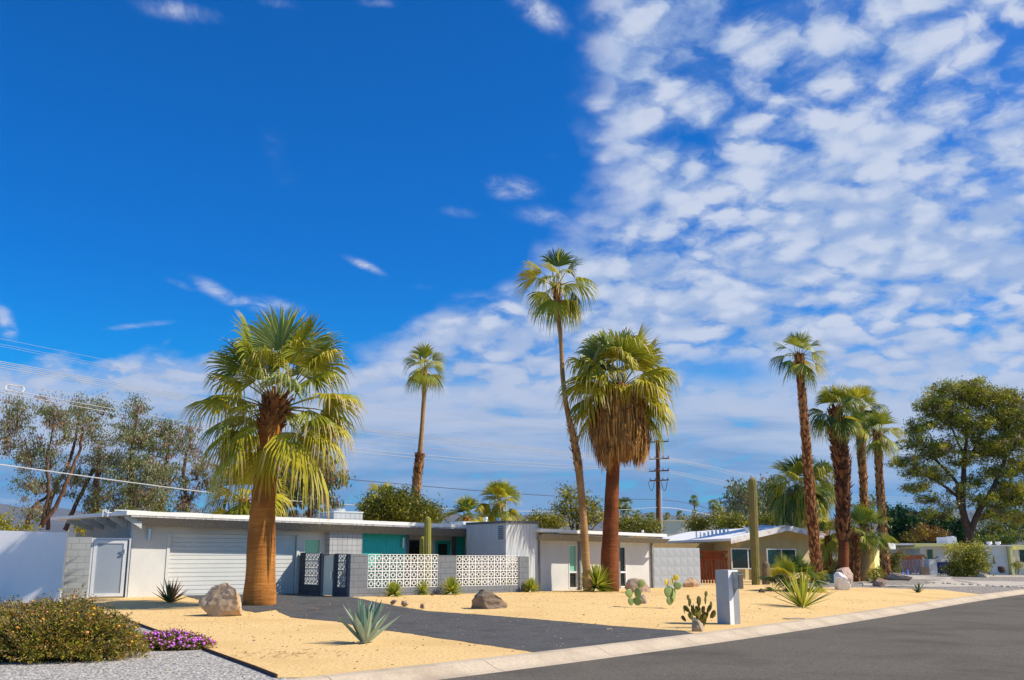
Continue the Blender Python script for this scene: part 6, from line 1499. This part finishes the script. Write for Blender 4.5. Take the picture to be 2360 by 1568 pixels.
# ------------------------------------------------------------------ boulders
def rock(px, py, w_, h_, label, c1, c2, seed, name='boulder', Y=None, c3=None, rough=.9, sharp=.25, slant=0, flat=.62, cat='boulder', group=None, asym=0.0):
    g = gnd(px, py) if Y is None else at(px, py, Y); k = ppm(g.y); W_, Hh = w_ / k, h_ / k
    bm = bmesh.new(); bmesh.ops.create_icosphere(bm, subdivisions=5 if w_ > 30 else 3, radius=1); rnd = random.Random(seed)
    planes = [(Vector((rnd.gauss(0, 1), rnd.gauss(0, 1), rnd.gauss(0, 1) * .8)).normalized(), rnd.uniform(.42, .8)) for _ in range(20)]
    V = []
    for v in bm.verts:
        p = v.co * (1 + .10 * noise.fractal(v.co * 1.1 + Vector((seed, 0, 0)), 1, 2, 3))
        for n, dd_ in planes:
            e = p.dot(n) - dd_
            if e > 0: p = p - n * e * .97
        p = p + v.co * (.06 * noise.fractal(v.co * 3 + Vector((0, seed, 0)), 1, 2, 5) + .02 * noise.noise(v.co * 11))
        V.append(p)
    bm.free
    mn = [min(p[i] for p in V) for i in range(3)]; mx_ = [max(p[i] for p in V) for i in range(3)]
    f = MB(); out = []
    for p in V:
        x = (p.x - mn[0]) / (mx_[0] - mn[0]) - .5; y = (p.y - mn[1]) / (mx_[1] - mn[1]) - .5; z = (p.z - mn[2]) / (mx_[2] - mn[2])
        z2 = -.55 + 1.55 * z
        x2 = x * W_ * (1 + .0 * z); hz_ = z2 * Hh * (1 - slant * x * 1.0)
        out.append((g.x + x2, g.y + .35 * W_ + y * W_ * flat, g.z + hz_))
    f.add(out, [tuple(q.index for q in t.verts) for t in bm.faces]); bm.free()
    m = mat('rock_%d' % seed, c1, c2, 2.2, rough=rough, detail=8, bump=1.0, bscale=7, c3=c3, s3=1.5)
    return tag(recenter(f.build(name, m, None, True)), label, cat, group)
rock(499, 1408, 106, 64, 'largest pale tan boulder beside the stout front palm', (.42, .30, .19), (.54, .41, .28), 425, c3=(.46, .27, .13), slant=.3)
rock(1127, 1402, 84, 38, 'low flat topped brown boulder in front of the breeze block wall', (.20, .15, .11), (.32, .24, .18), 402, c3=(.13, .10, .08), slant=.5)
rock(1473, 1366, 62, 33, 'large tan boulder under the yucca at the right end of the wing', (.42, .31, .22), (.50, .38, .28), 403, c3=(.33, .20, .14), slant=-.1)
rock(1594, 1354, 40, 22, 'orange tan boulder at the foot of the embossed grey wall', (.48, .32, .20), (.55, .38, .25), 404, c3=(.55, .28, .12), slant=-.5)
rock(1946, 1360, 38, 38, 'bright white quartz boulder on the edge of the sand', (.80, .78, .74), (.84, .82, .80), 405, c3=(.55, .5, .45), slant=.5)
rock(1954, 1340, 40, 34, 'pinkish rounded boulder right behind the white quartz boulder', (.48, .34, .28), (.55, .40, .33), 406, Y=46, slant=.3)
rock(2033, 1353, 32, 19, 'brown wedge shaped boulder in the gravel by the small green shrub', (.30, .20, .15), (.40, .28, .21), 407, slant=-.1)
rock(1612, 1456, 33, 30, 'upright tan rock in front of the dark prickly pear', (.36, .27, .18), (.48, .38, .26), 408, c3=(.26, .17, .11), slant=.1, flat=.8)
rock(1484, 1388, 17, 18, 'small pinkish rock beside the first prickly pear', (.44, .32, .25), (.5, .38, .3), 409)
rock(1757, 1366, 14, 9, 'small dark cube like rock left of the low fan palms', (.10, .07, .05), (.14, .1, .07), 410, cat='rock', name='rock')
rock(907, 1391, 16, 8, 'brown stone at the driveway edge below the first yucca', (.25, .17, .12), (.32, .23, .17), 411, cat='rock', name='rock')
rock(933, 1394, 18, 9, 'rounded tan stone at the driveway edge, middle one of three', (.38, .28, .2), (.44, .33, .24), 412, cat='rock', name='rock')
rock(973, 1399, 11, 8, 'smallest reddish stone at the driveway edge', (.38, .22, .14), (.44, .28, .18), 413, cat='rock', name='rock')
rock(996, 1373, 9, 6, 'tiny dark stone beside the second yucca', (.12, .08, .06), (.18, .12, .09), 414, cat='rock', name='rock')
rock(2078, 1338, 60, 17, 'long grey boulder at the foot of the rightmost cluster palm', (.24, .20, .18), (.32, .27, .24), 415, slant=.1)
rock(2146, 1322, 24, 12, 'rounded brown rock in front of the dark wooden fence', (.30, .22, .18), (.38, .28, .23), 416, slant=.2)
rock(2270, 1331, 30, 12, 'flat pale boulder right of the large rounded bush', (.40, .36, .30), (.48, .43, .36), 417)
rock(1115, 1372, 16, 12, 'small pale rock resting behind the flat topped brown boulder', (.46, .36, .28), (.52, .42, .33), 418, cat='rock', name='rock')
rock(1459 - 46, 1360, 8, 4, 'little stone beside the thick red palm', (.3, .2, .14), (.36, .25, .18), 419, cat='rock', name='rock')
for i in range(14):
    px = 2140 + i * 17 + random.uniform(-4, 4)
    rock(px, 1346.5 + (i - 3) * .9 + random.uniform(-.6, .6), random.uniform(9, 15), random.uniform(3, 5), 'pale stone in the line edging the neighbour\'s gravel bed', (.48, .42, .34), (.56, .50, .42), 430 + i, cat='rock', name='rock', group='edging stones along the neighbour\'s gravel bed')

# ------------------------------------------------------------------ small things at the far right
M_blue = mat('blue_plastic', (.02, .05, .20), (.03, .07, .26), 3, rough=.5)
def bin_(px, py, w_, h_, Y, label):
    g = at(px, py, Y); k = ppm(Y); z0 = zg(g.x, g.y); W_, Hh = w_ / k, h_ / k
    root = thing('wheelie_bin', (g.x, g.y, z0), label, 'bin'); f = MB()
    q = lambda s, z: [(g.x - W_ / 2 * s, g.y - W_ / 2 * s, z), (g.x + W_ / 2 * s, g.y - W_ / 2 * s, z), (g.x + W_ / 2 * s, g.y + W_ / 2 * s, z), (g.x - W_ / 2 * s, g.y + W_ / 2 * s, z)]
    f.hexa(q(.8, z0 + .05) + q(1, z0 + Hh * .9)); f.build('body', M_blue, root)
    f = MB(); f.hexa(q(1.06, z0 + Hh * .9 + .003) + q(.98, z0 + Hh)); f.build('lid', M_blue, root)
    f = MB()
    for s in (-1, 1): f.tube([(g.x + s * W_ * .35, g.y + W_ * .42, z0 + .1), (g.x + s * W_ * .42, g.y + W_ * .42, z0 + .1)], .1, 12)
    f.build('wheels', mat('black_rubber', (.02, .02, .02), None, 3), root); return root
bin_(2180, 1322, 18, 28, 74, 'dark blue wheeled rubbish bin half hidden by the large rounded bush')
bin_(2166, 1322, 14, 26, 76, 'darker blue wheeled bin beside the cardboard box')
g = at(2147, 1318, 73); f = MB(); f.box((g.x, g.y, zg(g.x, g.y) + .55), (.62, .5, 1.1), 0, .2)
bxo = thing('cardboard_box', (g.x, g.y, zg(g.x, g.y)), 'tall white cardboard box with open flaps in front of the wooden fence', 'box')
f.build('carton', mat('white_carton', (.62, .60, .56), (.7, .68, .64), 2), bxo)
f = MB(); z = zg(g.x, g.y) + 1.1; f.add([(g.x - .3, g.y - .3, z + .01), (g.x - .3, g.y + .2, z + .01), (g.x - .62, g.y + .2, z + .35), (g.x - .62, g.y - .3, z + .35)], [(0, 1, 2, 3)]); f.add([(g.x + .3, g.y - .2, z + .01), (g.x + .3, g.y + .3, z + .01), (g.x + .6, g.y + .3, z + .2), (g.x + .6, g.y - .2, z + .2)], [(0, 1, 2, 3)])
f.build('flap', mat('brown_carton', (.42, .28, .16), (.48, .33, .2), 2), bxo)
g = at(2131, 1320, 72); f = MB(); f.box((g.x, g.y, zg(g.x, g.y) + .28), (.55, .45, .56), 0, -.2); tag(recenter(f.build('cardboard_box', mat('brown_carton', (.42, .28, .16), (.48, .33, .2), 2))), 'small brown cardboard box left of the tall white box', 'box')
# clutter of metal frames
g = at(2105, 1320, 73); f = MB(); z0 = zg(g.x, g.y); rnd = random.Random(5)
for i in range(12):
    a = Vector((g.x + rnd.uniform(-1.0, 1.0), g.y + rnd.uniform(-.3, .3), z0 + .05)); f.tube([a, a + Vector((rnd.uniform(-.6, .6), rnd.uniform(-.2, .2), rnd.uniform(.2, .65)))], .03, 5)
tag(recenter(f.build('scrap_metal', mat('grey_metal_tube', (.35, .36, .36), (.5, .5, .5), 3, rough=.4, metal=.5))), 'jumble of grey metal tubes lying in front of the wooden fence', 'scrap')
for px, py, h_, Y, lab in ((2081, 1331, 13, 60, 'short blue marker post standing in the gravel'), (2091, 1309, 11, 70, 'pale blue marker post against the wooden fence')):
    g = at(px, py, Y); z0 = zg(g.x, g.y); f = MB(); f.tube([(g.x, g.y, z0), (g.x, g.y, z0 + h_ / ppm(Y))], .06, 10); f.tube([(g.x, g.y, z0 + h_ / ppm(Y)), (g.x, g.y, z0 + h_ / ppm(Y) + .03)], [.07, .03], 10)
    tag(recenter(f.build('marker_post', mat('marker_blue', (.20, .30, .80), (.25, .35, .85), 3, rough=.5))), lab, 'marker post')
g = at(1954 - 70, 1326, 52); g = at(1953 - 36, 1326, 50); g = at(1918, 1330, 50)
z0 = zg(g.x, g.y); f = MB(); f.tube([(g.x, g.y, z0), (g.x, g.y, z0 + .38)], [.14, .19], 14); f.tube([(g.x, g.y, z0 + .38), (g.x, g.y, z0 + .42)], .21, 14)
pt = thing('plant_pot', (g.x, g.y, z0), 'small teal glazed plant pot at the base of the palm cluster', 'pot'); f.build('pot', mat('teal_glaze', (.02, .16, .18), (.03, .2, .22), 3, rough=.3), pt)
f = MB()
for i in range(14):
    a = i * 2.4; blade(f, (g.x, g.y, z0 + .38), Vector((math.cos(a) * .4, math.sin(a) * .4, 1)), .6, .05, .3)
f.build('potted_leaves', SG2, pt)
# round pot near the right house
g = at(2309, 1318, 80); f = MB(); z0 = zg(g.x, g.y); f.tube([(g.x, g.y, z0), (g.x, g.y, z0 + .2), (g.x, g.y, z0 + .45), (g.x, g.y, z0 + .52)], [.16, .30, .28, .2], 14); tag(recenter(f.build('clay_pot', mat('dark_clay', (.12, .07, .05), None, 3))), 'round dark clay pot beside the white shed door', 'pot')
# parked pale vehicle glimpsed between palm trunks is only a sliver: low white garden bench wall
# small utility cover in the sand
g = gnd(1830, 1427); f = MB(); f.box((g.x, g.y, g.z + .01), (.5, .3, .02), 0, .3); tag(recenter(f.build('utility_cover', mat('dull_metal_cover', (.30, .26, .2), (.36, .31, .24), 5))), 'small flat utility cover set in the sand near the kerb', 'cover')

# off-frame street tree whose shadow falls over the road at the right
r_ = np.random.default_rng(5)
tree('broadleaf_tree', 38, (3080, 1340), [(3080, 880, 120, 90), (3180, 920, 120, 80), (3000, 940, 90, 60)], 'leafy street tree standing outside the frame to the right', 'tree', [SG1, SG2], BK2, .3, 20, 18, 2.2, (.5, .5), tr=.25, seed=190, crad=.16)

# air: pale haze that fades the mountains
hz = MB(); hz.box((0, 4600, 269), (19000, 11400, 582))
ho = hz.build('haze', m_mtn); ho['kind'] = 'stuff'
mh = bpy.data.materials.new('haze_air'); mh.use_nodes = True; nt = mh.node_tree; nt.nodes.clear()
ou = nt.nodes.new('ShaderNodeOutputMaterial'); pv = nt.nodes.new('ShaderNodeVolumePrincipled'); pv.inputs['Color'].default_value = (.40, .66, 1, 1); pv.inputs['Density'].default_value = 3.2e-5; pv.inputs['Anisotropy'].default_value = .2
nt.links.new(pv.outputs[0], ou.inputs['Volume']); ho.data.materials.clear(); ho.data.materials.append(mh)

f = MB(); r_ = random.Random(99)
for i in range(900):
    x, y = r_.uniform(-12, 17), r_.uniform(14, 36)
    yk = 22.7 + (x - 5.2) * (1.33 if x > 5.2 else 1.12)
    if y < yk + .6 or x < -.9 * (y - 14) + 4 - 12: continue
    z = r_.uniform(.006, .02) * (2.0 if r_.random() < .05 else 1); f.blob((x, y, zg(x, y) + .006), (z * r_.uniform(1, 1.6), z, z * .7), 0, 1, .3, 1.5, i)
o = f.build('pebbles', mat('pebble_stone', (.30, .21, .12), (.52, .40, .26), 6, rough=.9)); o['kind'] = 'stuff'

f = MB(); r_ = random.Random(98)
for i in range(420):
    cx, cy, rr_ = r_.choice([(-7.3, 28.3, 2.6), (3.6, 37.3, 2.4), (2.7, 36.6, 1.8), (11, 36.5, 3), (-3.8, 17.2, 1.2), (0, 26, 9)])
    a = r_.uniform(0, 2 * PI); q_ = rr_ * r_.random() ** .7; x, y = cx + q_ * math.cos(a), cy + q_ * math.sin(a) * .7
    yk = 22.7 + (x - 5.2) * (1.33 if x > 5.2 else 1.12)
    if y < yk + .3: continue
    l, w_ = r_.uniform(.03, .12), r_.uniform(.006, .015); t = r_.uniform(0, PI); u = Vector((math.cos(t), math.sin(t), 0)); n_ = Vector((-u.y, u.x, 0)); c = Vector((x, y, zg(x, y) + .012))
    f.add([c - u * l, c + n_ * w_, c + u * l + Vector((0, 0, .01)), c - n_ * w_], [(0, 1, 2, 3)])
o = f.build('leaf_litter', mat('dry_leaf_litter', (.22, .12, .05), (.36, .22, .10), 6, rough=.9)); o['kind'] = 'stuff'
